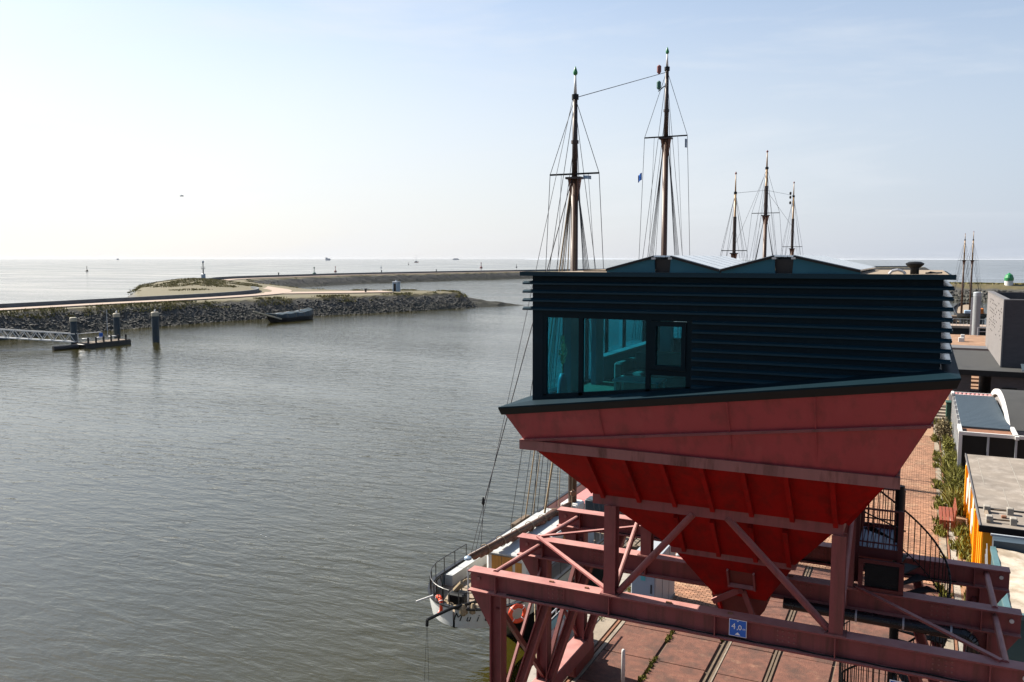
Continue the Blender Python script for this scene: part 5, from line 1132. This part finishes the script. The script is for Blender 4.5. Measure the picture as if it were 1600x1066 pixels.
# dark brick building with tower block
db = thing('dark_building', 'dark brick harbour building with flat roof and blocky tower', 'building', (8, 83, 0))
MB().box(2.30, 3.55, 73.6, 89.0, 0.02, 3.18).obj('wall', 'dark_brick', db)
MB().box(4.9, 30, 73.6, 89.0, 0.02, 3.18).obj('wall', 'dark_brick', db)
MB().box(2.15, 30, 73.2, 89.4, 3.19, 3.52).obj('roof', 'dark_roof', db)
MB().box(2.12, 30, 73.14, 73.199, 3.14, 3.56).obj('roof_fascia', 'black_paint', db)
for k in range(3): MB().box(5.6 + k * 2.2, 6.6 + k * 2.2, 73.55, 73.598, .6, 2.3).obj('window', 'black_paint', db)
tw = MB()
tx0, tx1, ty0, ty1, tz = 5.66, 20, 76.2, 95.5, 8.75
tw.box(tx0, tx1, ty0, ty0 + .4, 3.53, tz); tw.box(tx0 + .4, tx1, ty1 - .4, ty1, 3.53, tz); tw.box(tx0 + .41, tx1, ty0 + .41, ty1 - .41, 3.53, tz - .9)
tower = tw.obj('tower', 'dark_brick', db)
MB().box(tx0, tx0 + .4, ty0 + .401, ty1, 3.53, tz).obj('tower_side', 'light_brick', tower)
MB().box(tx0 - .03, tx0 + .43, ty0 - .03, ty1 + .03, tz + .001, tz + .10).obj('coping', 'coping', tower)
MB().box(tx0 + .431, tx1, ty0 - .03, ty0 + .43, tz + .001, tz + .10).obj('coping', 'coping', tower)
MB().box(tx0 - .05, tx0 + .06, ty0 - .05, ty0 - .001, 3.53, tz).obj('corner_strip', 'coping', tower)
# raised brick pattern on the lit side, a few courses standing proud
g = random.Random(2)
for r in range(11):
    for k in range(9):
        if g.random() < .62 - .03 * r:
            y = 78 + k * 1.6 + (r % 2) * .5; MB().box(tx0 - .035, tx0 - .001, y, y + g.uniform(.5, 1.2), 8.2 - r * .27, 8.2 - r * .27 + .12).obj('raised_brick', 'light_brick', tower)
sp_ = thing('solar_panel', 'small tilted solar panel on the flat dark roof beside the tower', 'solar panel', (7.3, 74.6, 3.52))
MB().plate([(6.9, 74.0, 3.6), (8.3, 74.0, 3.6), (8.3, 75.2, 3.95), (6.9, 75.2, 3.95)], -.04).obj('panel', 'slate_roof', sp_)
MB().box(6.86, 8.34, 73.95, 73.99, 3.55, 3.62).obj('frame', 'galvanised', sp_)
# pale steps under the passage and low dark block behind
stp = thing('brick_steps', 'pale brick steps climbing beside the dark harbour building', 'steps', (3.5, 95, 0))
for k in range(10): MB().box(2.9, 7.6, 90.2 + k * 1.6, 91.8 + k * 1.6 - .02, 0.0, .12 + .16 * k).obj('step', 'far_paving', stp)
stq = thing('timber_stack', 'low stacked pale sleepers on the paving behind the hopper rim', 'timber', (1.2, 72, 0))
for k in range(5): MB().bbox(0.2, 2.2, 69.6 + k * 1.5, 70.2 + k * 1.5, 0.0, .28, .02).obj('sleeper', 'quay_concrete', stq)
bn = thing('green_bin', 'dark green tall bin at the far end of the grey shed', 'bin', (1.95, 68.2, 0))
MB().bbox(1.78, 2.12, 67.8, 68.6, .05, 1.7, .04).obj('body', 'bin_green', bn); MB().bbox(1.74, 2.14, 67.75, 68.65, 1.702, 1.80, .03).obj('lid', 'bin_green', bn)
lm = thing('lamp_mast', 'slim grey lamp mast at the quay edge casting a long shadow', 'lamp post', (-8.9, 52, 0))
MB().tube((-8.9, 51.5, 0), (-8.9, 51.5, 8.0), .08, .05, 10).obj('pole', 'galvanised', lm); MB().bbox(-8.95, -8.2, 51.4, 51.6, 8.0, 8.12, .02).obj('head', 'galvanised', lm)
# slatted bench
be = thing('slatted_bench', 'red brown slatted bench in front of the weeds by the yellow shed', 'bench', (1.35, 42.6, 0))
for k in range(4): MB().bbox(1.05 + k * .145, 1.17 + k * .145, 41.45, 43.75, .44, .485, .008).obj('seat_slat', 'bench_wood', be)
for yy in (41.45, 43.70):
    for k in range(4): MB().bbox(1.05 + k * .145, 1.17 + k * .145, yy, yy + .05, .03, .438, .005).obj('side_slat', 'bench_wood', be)
for k in range(3): MB().bar((1.66 + k * .02, 41.45, .60 + k * .15), (1.66 + k * .02, 43.75, .60 + k * .15), .045, .13).obj('back_slat', 'bench_wood', be)
for yy in (41.5, 42.6, 43.65): MB().bar((1.62, yy, .03), (1.70, yy, .98), .05, .05, (0, 1, 0)).obj('back_post', 'bench_wood', be)
for yy in (41.55, 43.6): MB().box(1.04, 1.62, yy, yy + .06, .36, .435).obj('bearer', 'bench_wood', be)

# weeds and shrubs along the kerb and walls
g = np.random.default_rng(77)
def line_spots(n, x0, x1, y0, y1, clump=2.0, thr=-.1, seed=1):
    X = g.uniform(x0, x1, n); Y = g.uniform(y0, y1, n); k = vnoise(X * 3 + 40, Y + 100, clump, seed) > thr
    return np.stack([X[k], Y[k], np.zeros(k.sum())], 1)
a = line_spots(170, .96, 1.20, 28, 70, 1.2, .02, 5); tufts('kerb_weeds', a, 51, .28, 'weed_green', 'low green weeds growing in the joint beside the land side crane rail', 16, .022, .14)
a = line_spots(420, 1.70, 2.08, 44, 66, 2.0, .0, 6); tufts('wall_weeds', a, 52, .85, 'weed_green', 'tall green weeds along the ribbed wall of the grey shed', 16, .03, .26)
a = line_spots(100, 1.64, 2.2, 27, 42, 1.2, .1, 7); tufts('yard_weeds', a, 53, .4, 'weed_green', 'scattered green weeds at the foot of the yellow shed', 16, .028, .25)
a = np.concatenate([line_spots(60, -6.86, -6.78, 22, 26.2, .8, .05, 8), line_spots(40, -5.3, -5.24, 22, 26.4, .8, .15, 9)]); tufts('slab_weeds', a, 54, .10, 'weed_green', 'small weeds sprouting from the joints between the big slabs', 12, .014, .06)
a = line_spots(60, -9.3, -8.8, 20, 40, 1.5, .2, 3); tufts('edge_weeds', a, 55, .10, 'weed_green', 'tiny weeds along the quay edge paving', 10, .014, .1)
def shrub(x, y, r, h, mat, label, seed, n=1500):
    t = thing('shrub', label, 'shrub', (x, y, 0)); q = np.random.default_rng(seed); st2 = MB()
    for k in range(9):
        a = q.uniform(0, 6.28); d = q.uniform(.2, .7) * r; st2.tube((x, y, 0), (x + d * math.cos(a), y + d * math.sin(a) * 1.5, h * q.uniform(.5, .9)), .02, .006, 5)
    st2.obj('stems', 'old_wood', t)
    p = q.normal(0, 1, (n, 3)); p /= np.linalg.norm(p, axis=1)[:, None]; p *= q.uniform(.45, 1, (n, 1)); lump = 1 + .35 * np.sin(p[:, :1] * 5 + seed) * np.cos(p[:, 1:2] * 4)
    p = p * lump * np.array([r, r * 1.5, h * .5]) + np.array([x, y, h * .52]); p[:, 2] = np.maximum(p[:, 2], .03)
    u = q.normal(0, 1, (n, 3)); u /= np.linalg.norm(u, axis=1)[:, None]; w_ = np.cross(u, q.normal(0, 1, (n, 3))); w_ /= np.linalg.norm(w_, axis=1)[:, None]; L_ = q.uniform(.05, .11, (n, 1)); W_ = L_ * .4
    v = np.stack([p - u * L_, p - w_ * W_, p + u * L_, p + w_ * W_], 1).reshape(-1, 3) - np.array([x, y, 0]); f = np.arange(n)[:, None] * 4 + np.arange(4)[None]
    o = bpy.data.objects.new('leaves', np_mesh('leaves', v, f, mat)); COL.objects.link(o); o.parent = t; ORIG[o] = ORIG[t]
shrub(1.55, 62.5, .55, 1.5, 'bush_brown', 'brownish heathery shrub at the far end of the weeds', 1)
shrub(1.75, 57.6, .35, 1.1, 'weed_green', 'green shrub halfway along the grey shed wall', 2, 1100)
shrub(1.72, 52.6, .38, 1.2, 'weed_green', 'green shrub at the near corner of the grey shed', 3, 1200)
shrub(1.90, 47.4, .30, 1.0, 'weed_green', 'leafy shrub behind the slatted bench', 4, 1100)

# ------------------------------------------------------------------ inner basin behind the building
lq = MB(); lq.box(3.2, 60, 128.02, 152, -4.5, .0); structure(lq, 'far_quay', 'far_paving')
MB().box(2.0, 12, 124, 128.0, .02, .5).obj('quay_parapet', 'coping', quay)
def pile(x, y, r, z1, mat, cap, label, gull=False, group=None):
    t = thing('mooring_pile', label, 'pile', (x, y, WZ - 2), group)
    MB().tube((x, y, WZ - 2), (x, y, z1), r, n=20).obj('shaft', mat, t, smooth=False)
    MB().lathe([(r * 1.04, 0), (r * 1.06, r * 1.0), (r * .9, r * 1.2), (.02, r * 1.25)], (x, y, z1 - .3), 20).obj('cap', cap, t)
    return t
pl = pile(7.6, 152.5, .55, 6.4, 'steel_grey', 'cabinet_grey', 'tall grey steel mooring pile with white cap beyond the dark building')
MB().box(6.75, 7.0, 151.7, 151.9, -3, 5.9).obj('guide_rail', 'galvanised', pl)
jt = thing('jetty', 'railed walkway crossing the inner basin behind the grey pile', 'jetty', (10, 178, WZ))
MB().box(2, 26, 176, 181, -.7, -.3).obj('deck', 'path_sand', jt)
for k in range(40): MB().tube((2 + k * .6, 175.9, -.3), (2 + k * .6, 175.9, 1.0), .03, n=5).obj('baluster', 'steel_grey', jt)
MB().tube((2, 175.9, 1.0), (26, 175.9, 1.0), .05, n=6).obj('rail', 'steel_grey', jt)
MB().box(2, 26, 176.05, 176.2, -2.4, -.72).obj('skirt', 'black_paint', jt)
for x in (5, 12, 19): MB().tube((x, 178, -6), (x, 178, -.7), .3, n=10).obj('support', 'black_paint', jt)
fn = thing('guard_rail', 'pale tubular guard rail on the tan far quay', 'railing', (9.5, 151, 0))
MB().path([(7.8, 150.6, 0), (7.8, 150.6, 1.3), (10.5, 150.6, 1.3), (10.5, 150.6, 0)], .06, 6).obj('frame', 'galvanised', fn); MB().tube((7.8, 150.6, .7), (10.5, 150.6, .7), .05, n=6).obj('mid_rail', 'galvanised', fn)
cr = thing('crate', 'small white crate lying on the tan far quay', 'crate', (5.1, 139, 0)); MB().bbox(4.8, 5.5, 138.6, 139.3, 0, .6, .03).obj('body', 'white_paint', cr); MB().bbox(5.1, 5.6, 139.5, 140, 0, 1.0, .03).obj('stand', 'white_paint', cr)
s3 = thing('sailing_ship', 'distant two masted ship lying in the inner basin beyond the dark building', 'sailing ship', (10, 225, WZ))
S3 = hull_mesh(9.6, 205, 240, 3, -.6, .5, 1.2); ship_hull(s3, 9.6, S3, -.6, white='hull_black')
for (x, y, zt) in ((8.0, 222, 17.7), (9.7, 222.5, 18.2)):
    mast(s3, V(x, y, -1.0), (11.5, 13.2, 16.2, zt - .2, zt), .24, ('mast_wood', 'mast_light'), (11.6, 1.2), white=False); rig(s3, V(x, y, -1.0), 11.4, 11.6, 16.0, 1.2, 2.8, .02)
MB().tube((10.2, 208, .6), (11.4, 212, 4.6), .55, .25, 10).obj('furled_sail', 'pile_cap', s3)
MB().bbox(10.3, 11.6, 206, 209, 0, 1.4, .1).obj('deckhouse', 'orange_paint', s3); MB().bbox(8.0, 9.4, 206.5, 209, -.2, .9, .1).obj('deckhouse', 'cabinet_blue', s3)
s4 = thing('moored_boat', 'dark small boat with orange fenders left of the grey pile', 'boat', (6.0, 196, WZ))
S4 = hull_mesh(5.6, 190, 200, 1.4, -1.3, .3, .6, n=14); ship_hull(s4, 5.6, S4, -1.3, white='hull_black'); MB().bbox(5.0, 6.3, 193, 196, -1.3, .5, .1).obj('cabin', 'old_wood', s4)
for k in range(2): MB().lathe([(.1, 0), (.35, .3), (.35, .7), (.1, .9)], (4.5 + k * .1, 191.5 + k * 2, -1.0), 10).obj('fender', 'life_orange', s4)
gl = thing('harbour_light', 'green domed harbour light rising behind the brick tower', 'beacon', (27.5, 356, 2.6))
MB().tube((27.5, 356, 2.0), (27.5, 356, 4.0), 1.4, n=16).obj('base', 'white_paint', gl); MB().lathe([(1.5, 0), (1.55, 1.0), (1.1, 2.1), (.4, 2.6), (.1, 2.9)], (27.5, 356, 4.0), 16).obj('dome', 'green_paint', gl)
single(MB().tube((37.5, 356, 2), (37.5, 356, 5.2), .35, n=10), 'dike_post', 'white_paint', 'short white post on the sea dike right of the green light', 'post', (37.5, 356, 2.4))

# ------------------------------------------------------------------ harbour on the left: piles, pontoon, gangway, covered boat
pp = pile(-124.2, 109.9, .62, 2.0, 'pile_blue', 'pile_cap', 'lone dark blue mooring pile standing clear in the harbour')
pile(-129.6, 97.6, .55, 1.7, 'pile_blue', 'pile_cap', 'dark blue pile at the gangway end of the landing pontoon')
pile(-129.6, 106.2, .55, 1.9, 'pile_blue', 'pile_cap', 'dark blue pile at the far end of the landing pontoon')
def gull(x, y, z, label):
    t = thing('gull', label, 'bird', (x, y, z)); MB().lathe([(.02, 0), (.10, .06), (.13, .18), (.08, .30), (.02, .34)], (x, y, z), 8).obj('body', 'bird_white', t, smooth=True)
    MB().lathe([(.02, 0), (.06, .05), (.05, .12), (.01, .15)], (x + .08, y, z + .32), 8).obj('head', 'bird_white', t, smooth=True); MB().bar((x - .3, y, z + .12), (x - .02, y, z + .2), .12, .05).obj('wing', 'far_grey', t)
gull(-124.2, 109.9, 2.47, 'gull perched on the lone blue pile'); gull(-129.6, 106.2, 2.3, 'gull perched on the far pontoon pile')
po = thing('pontoon', 'dark floating landing pontoon between two blue piles', 'pontoon', (-127.5, 100.5, WZ))
MB().bbox(-128.7, -125.6, 96.6, 105.8, WZ - .5, WZ + .75, .1).obj('float', 'hull_black', po); MB().box(-128.6, -125.7, 96.7, 105.7, WZ + .751, WZ + .82).obj('deck', 'old_wood', po)
MB().tube((-128.2, 92.6, WZ + .25), (-127.2, 96.4, WZ + .3), .45, n=12).obj('fender_boom', 'hull_black', po)
for k in range(6): MB().tube((-125.9, 97.4 + k * 1.5, WZ + .8), (-125.9, 97.4 + k * 1.5, WZ + 1.8), .16, n=8).obj('bollard', 'hull_black', po)
for k in range(3): MB().bbox(-128.3, -127.7, 98.0 + k * 2.6, 99.3 + k * 2.6, WZ + 1.35, WZ + 1.5, .03).obj('seat', 'white_paint', po)
for (y0, y1) in ((97.5, 102),): MB().path([(-128.5, y0, WZ + .8), (-128.5, y0, WZ + 2.3), (-128.5, y1, WZ + 2.3), (-128.5, y1, WZ + .8)], .06, 6).obj('railing', 'white_paint', po)
MB().box(-127.0, -126.9, 100.4, 101.1, WZ + 1.6, WZ + 2.3).obj('notice', 'sign_blue', po)
MB().tube((-127.6, 102.6, WZ + .8), (-127.6, 102.6, 3.2), .06, n=6).obj('light_pole', 'galvanised', po)
gw = thing('gangway', 'white lattice truss gangway sloping down to the pontoon', 'gangway', (-133, 92, -2))
A, B = V(-150, 79.5, .4), V(-128.6, 97.2, -2.0); nrm = V((B - A).y, -(B - A).x, 0).normalized() * .7
MB().bar(A, B, 1.5, .12).obj('walkway', 'steel_grey', gw)
for sg in (-1, 1):
    a, b = A + nrm * sg, B + nrm * sg; H_ = V(0, 0, 1.35)
    MB().bar(a, b, .14, .14).obj('chord', 'white_paint', gw); MB().bar(a + H_, b + H_, .14, .14).obj('chord', 'white_paint', gw)
    n = 16
    for k in range(n):
        p, q_ = a.lerp(b, k / n), a.lerp(b, (k + .5) / n), ; r_ = a.lerp(b, (k + 1) / n)
        MB().bar(p, q_ + H_, .10, .10).obj('lattice_bar', 'white_paint', gw); MB().bar(q_ + H_, r_, .10, .10).obj('lattice_bar', 'white_paint', gw)
ck = thing('covered_boat', 'old hulk under a dark tarpaulin with raised bowsprit beside the breakwater', 'boat', (-139, 162, WZ))
rings = []
n = 20
for i in range(n + 1):
    s_ = i / n; y = 154.5 + 15.5 * s_; bb = 2.1 * (s_ / .3) ** .75 if s_ < .3 else 2.1 * (1 - .25 * max(0, (s_ - .8) / .2) ** 2)
    bb = max(.05, bb); zt = WZ + 1.25 + 1.0 * max(0, 1 - s_ / .35) ** 1.6 + .35 * max(0, (s_ - .8) / .2); rings.append((y, bb, zt))
for sg in (-1, 1): loft([[(-138.6 + sg * b, y, z), (-138.6 + sg * b * .95, y + .9 * max(0, 1 - (y - 154.5) / 5), WZ + .5), (-138.6 + sg * b * .7, y + 2.2 * max(0, 1 - (y - 154.5) / 5), WZ - .6), (-138.6, y + 2.6 * max(0, 1 - (y - 154.5) / 5), WZ - 1)] for (y, b, z) in rings]).obj('hull', 'hull_black', ck, smooth=True)
MB().add([(-138.6 - rings[-1][1], rings[-1][0], rings[-1][2]), (-138.6 + rings[-1][1], rings[-1][0], rings[-1][2]), (-138.6 + rings[-1][1] * .8, rings[-1][0], WZ - .6), (-138.6 - rings[-1][1] * .8, rings[-1][0], WZ - .6)], [(0, 1, 2, 3)]).obj('transom', 'hull_black', ck)
q = random.Random(3); cov = []
for (y, b, z) in rings:
    s_ = (y - 154.5) / 15.5; hgt = .05 + .85 * min(1, s_ / .35) + .22 * max(0, s_ - .75) / .25 + .10 * math.sin(y * 1.7) + q.uniform(-.10, .10); cov.append([(-138.6 - b * 1.03, y, z - .1 - q.uniform(0, .25)), (-138.6 - b * .9, y, z + hgt * .7), (-138.6, y, z + hgt), (-138.6 + b * .9, y, z + hgt * .7), (-138.6 + b * 1.03, y, z - .1 - q.uniform(0, .3))])
cv = loft(cov); cv.f.append(tuple(range(len(cv.v) - 5, len(cv.v)))); cv.obj('tarpaulin', 'tarp_blue', ck)
for k in range(3, 20, 4): MB().path([(p[0], p[1], p[2] + .03) for p in cov[k]], .035, 5).obj('tarp_rope', 'rope', ck)
MB().tube((-138.6, 166.5, WZ + 1.5), (-138.6, 166.5, WZ + 3.6), .12, .09, 8).obj('mast_stump', 'mast_wood', ck)
MB().tube((-136.9, 158.0, WZ + .7), (-137.6, 149.4, WZ + 3.0), .20, .13, 10).obj('bowsprit', 'pile_cap', ck)
# harbour beacons on the breakwater
bc = thing('beacon_mast', 'lattice beacon mast on the grassy mound of the breakwater', 'beacon', (-246, 241, 3))
bx, by = -246.0, 241.0
MB().bbox(bx - .6, bx + .6, by - .6, by + .6, 2.6, 6.2, .1).obj('base', 'cabinet_blue', bc); MB().tube((bx, by, 6.2), (bx, by, 10.2), .24, .16, 10).obj('mast', 'slate_roof', bc)
MB().lathe([(.8, 0), (.8, .15)], (bx, by, 8.0), 12).obj('platform', 'black_paint', bc); MB().path([(bx - .9, by, 8.1), (bx - .9, by, 9.0)], .06).obj('rail', 'black_paint', bc); MB().path([(bx + .9, by, 8.1), (bx + .9, by, 9.0)], .06).obj('rail', 'black_paint', bc)
MB().lathe([(.25, 0), (.38, .2), (.38, .7), (.1, 1.0)], (bx, by, 10.2), 10).obj('lamp', 'far_grey', bc)
hk = thing('harbour_hut', 'slim dark hut on the tip arm of the nearer breakwater', 'hut', (-150, 227, 1.6))
MB().bbox(-150.9, -149.1, 226.1, 227.9, 1.5, 4.5, .08).obj('body', 'cabinet_blue', hk); MB().bbox(-151.0, -149.0, 226, 228, 4.502, 4.75, .08).obj('roof', 'far_grey', hk); MB().box(-150.4, -149.6, 226.05, 226.09, 1.7, 4.1).obj('door', 'black_paint', hk)
MB().lathe([(.3, 0), (.3, .4)], (-150, 227, 4.75), 10).obj('lamp', 'far_grey', hk)
def small_post(x, y, z, h, label): return single(MB().lathe([(.28, 0), (.28, h * .8), (.45, h * .82), (.45, h)], (x, y, z), 8), 'crest_post', 'black_paint', label, 'post', (x, y, z))
small_post(-152.5, 214, 1.7, 1.2, 'squat black post on the breakwater crest left of the slim hut')
small_post(-323.5, 372, 2.4, 1.8, 'small dark post on the distant sea wall')
for k, (px_, py_) in enumerate(((-322, 470), (-310, 520))): small_post(px_, py_, 2.4, 1.9, ('dark marker on the distant sea wall near the first buoy', 'dark marker further right on the distant sea wall')[k])
# buoys and ships out at sea
def buoy(x, y, s, mat, label):
    t = thing('buoy', label, 'buoy', (x, y, WZ)); MB().lathe([(.9 * s, -.4), (1.1 * s, .3 * s), (1.0 * s, .9 * s), (.45 * s, 1.3 * s)], (x, y, WZ), 12).obj('float', mat, t)
    m = MB()
    for k in range(4): m.tube((x + .45 * s * math.cos(k * 1.57), y + .45 * s * math.sin(k * 1.57), WZ + 1.3 * s), (x, y, WZ + 3.6 * s), .09 * s, n=5)
    m.obj('tower', mat, t); MB().lathe([(.05, 0), (.4 * s, .1), (.4 * s, .8 * s), (.05, 1.0 * s)], (x, y, WZ + 3.5 * s), 8).obj('topmark', mat, t)
def at_sea(px, py): # distance along the water for a given bearing
    d = (CAM_Z - WZ) * 1333 / (py - 404.0); x = (px - 800) / 1333 * d; return (-math.sin(YAW) * d + math.cos(YAW) * x, math.cos(YAW) * d + math.sin(YAW) * x)
for px, py, s, mat, lb in ((492, 429, 1.6, 'far_green', 'green conical buoy just behind the distant sea wall'), (525, 425, 1.4, 'far_red', 'red buoy just behind the distant sea wall'),
                           (752, 419, 2.0, 'far_red', 'red and dark buoy on the right of the open channel'), (639, 414, 1.3, 'black_paint', 'small dark buoy in the middle of the channel'),
                           (807, 418, 1.2, 'black_paint', 'small dark buoy close to the cabin roof'), (138, 424, 1.3, 'black_paint', 'lone dark buoy on the open water at left'), (596, 419, 1.2, 'far_grey', 'thin pale channel marker left of the sailing yacht')):
    x, y = at_sea(px, py); buoy(x, y, s, mat, lb)
def ship_far(px, d, L, hgt, mat, label, blocks):
    b = YAW - math.atan((px - 800) / 1333); x, y = -math.sin(b) * d, math.cos(b) * d; t = thing('far_ship', label, 'ship', (x, y, WZ)); ux = V(math.cos(b), math.sin(b), 0); uy = V(-math.sin(b), math.cos(b), 0)
    MB().extr([(-L / 2, hgt), (L / 2, hgt), (L / 2 - hgt * .8, 0), (-L / 2 + hgt * .3, 0)], V(x, y, WZ) - uy * L * .08, ux, V(0, 0, 1), uy * L * .16).obj('hull', mat, t)
    for (a, c, h) in blocks: MB().extr([(a * L, hgt), (c * L, hgt), (c * L, hgt + h), (a * L, hgt + h)], V(x, y, WZ) - uy * L * .06, ux, V(0, 0, 1), uy * L * .12).obj('superstructure', mat, t)
ship_far(514, 6500, 42, 10, 'far_grey', 'hazy grey ship with tall aft bridge on the horizon', ((-.45, -.1, 12), (-.1, .35, 5)))
ship_far(713, 9000, 75, 8, 'far_grey', 'hazy low ferry on the horizon right of the yacht', ((-.35, .3, 8),))
ship_far(187, 9500, 30, 7, 'far_grey', 'faint small ship on the horizon at far left', ((-.2, .2, 9),))
x, y = at_sea(651, 410.3); yt = thing('yacht', 'small dark yacht with bare mast in the bright channel', 'yacht', (x, y, WZ))
MB().extr([(-8, 3), (10, 3.6), (7, -.5), (-7, -.5)], (x, y, WZ), (math.cos(YAW), math.sin(YAW), 0), (0, 0, 1), (-1.8, 4, 0)).obj('hull', 'far_red', yt); MB().tube((x, y, WZ + 3), (x, y, WZ + 30), .45, .2, 6).obj('mast', 'far_grey', yt)
MB().extr([(-4, 3.3), (3, 3.5), (2, 6), (-3, 6)], (x, y, WZ), (math.cos(YAW), math.sin(YAW), 0), (0, 0, 1), (-1, 2, 0)).obj('cabin', 'far_grey', yt)
# gull in flight
bd = thing('flying_gull', 'tiny gull in flight high over the water at left', 'bird', (-60, 50, 17))
p = V(-66.0, 54.0, 17.0); ux = V(math.cos(YAW), math.sin(YAW), 0)
p = V(0, 0, CAM_Z) + (V(-math.sin(YAW), math.cos(YAW), 0) * 80 + ux * ((290 - 800) / 1333 * 80) + V(0, 0, (404 - 308) / 1333 * 80))
bd.location = p; ORIG[bd] = p
MB().bar(p - ux * .16, p + ux * .16, .08, .08).obj('body', 'far_grey', bd); MB().bar(p, p + ux * -.2 + V(0, .2, .12), .10, .02).obj('wing', 'far_grey', bd); MB().bar(p, p + ux * .22 + V(0, -.2, .04), .10, .02).obj('wing', 'far_grey', bd)
# low hazy coast on the horizon
m = MB(); prev = None; n = 90; vs = []; fs = []
for k in range(n + 1):
    b = YAW - math.atan((820 + k * 12 - 800) / 1333); hgt = 6 + 16 * abs(math.sin(k * .21)) * (.5 + .5 * math.sin(k * .05 + 1)); 
    for d, z in ((13000, WZ - 2), (13100, WZ + hgt), (14200, WZ + hgt * .8), (14400, WZ - 2)): vs.append((-math.sin(b) * d, math.cos(b) * d, z))
for k in range(n):
    for j in range(3): fs.append((k * 4 + j, k * 4 + 4 + j, k * 4 + 5 + j, k * 4 + 1 + j))
structure(m.add(vs, fs), 'distant_coast', 'far_grey')

# ------------------------------------------------------------------ sea haze
hz = MB().box(-20500, 20500, -2500, 20500, WZ - 6.0, 29.0)
ho = hz.obj('haze', 'far_grey'); ho.data.materials.clear()
hm_ = bpy.data.materials.new('haze_air'); hm_.use_nodes = True; t = hm_.node_tree; t.nodes.clear()
o_ = t.nodes.new('ShaderNodeOutputMaterial'); pv = t.nodes.new('ShaderNodeVolumePrincipled'); pv.inputs['Density'].default_value = 0.000018; pv.inputs['Color'].default_value = (0.60, 0.63, 0.68, 1); pv.inputs['Anisotropy'].default_value = 0.3
t.links.new(pv.outputs[0], o_.inputs['Volume']); ho.data.materials.append(hm_); tag(ho, kind='stuff')
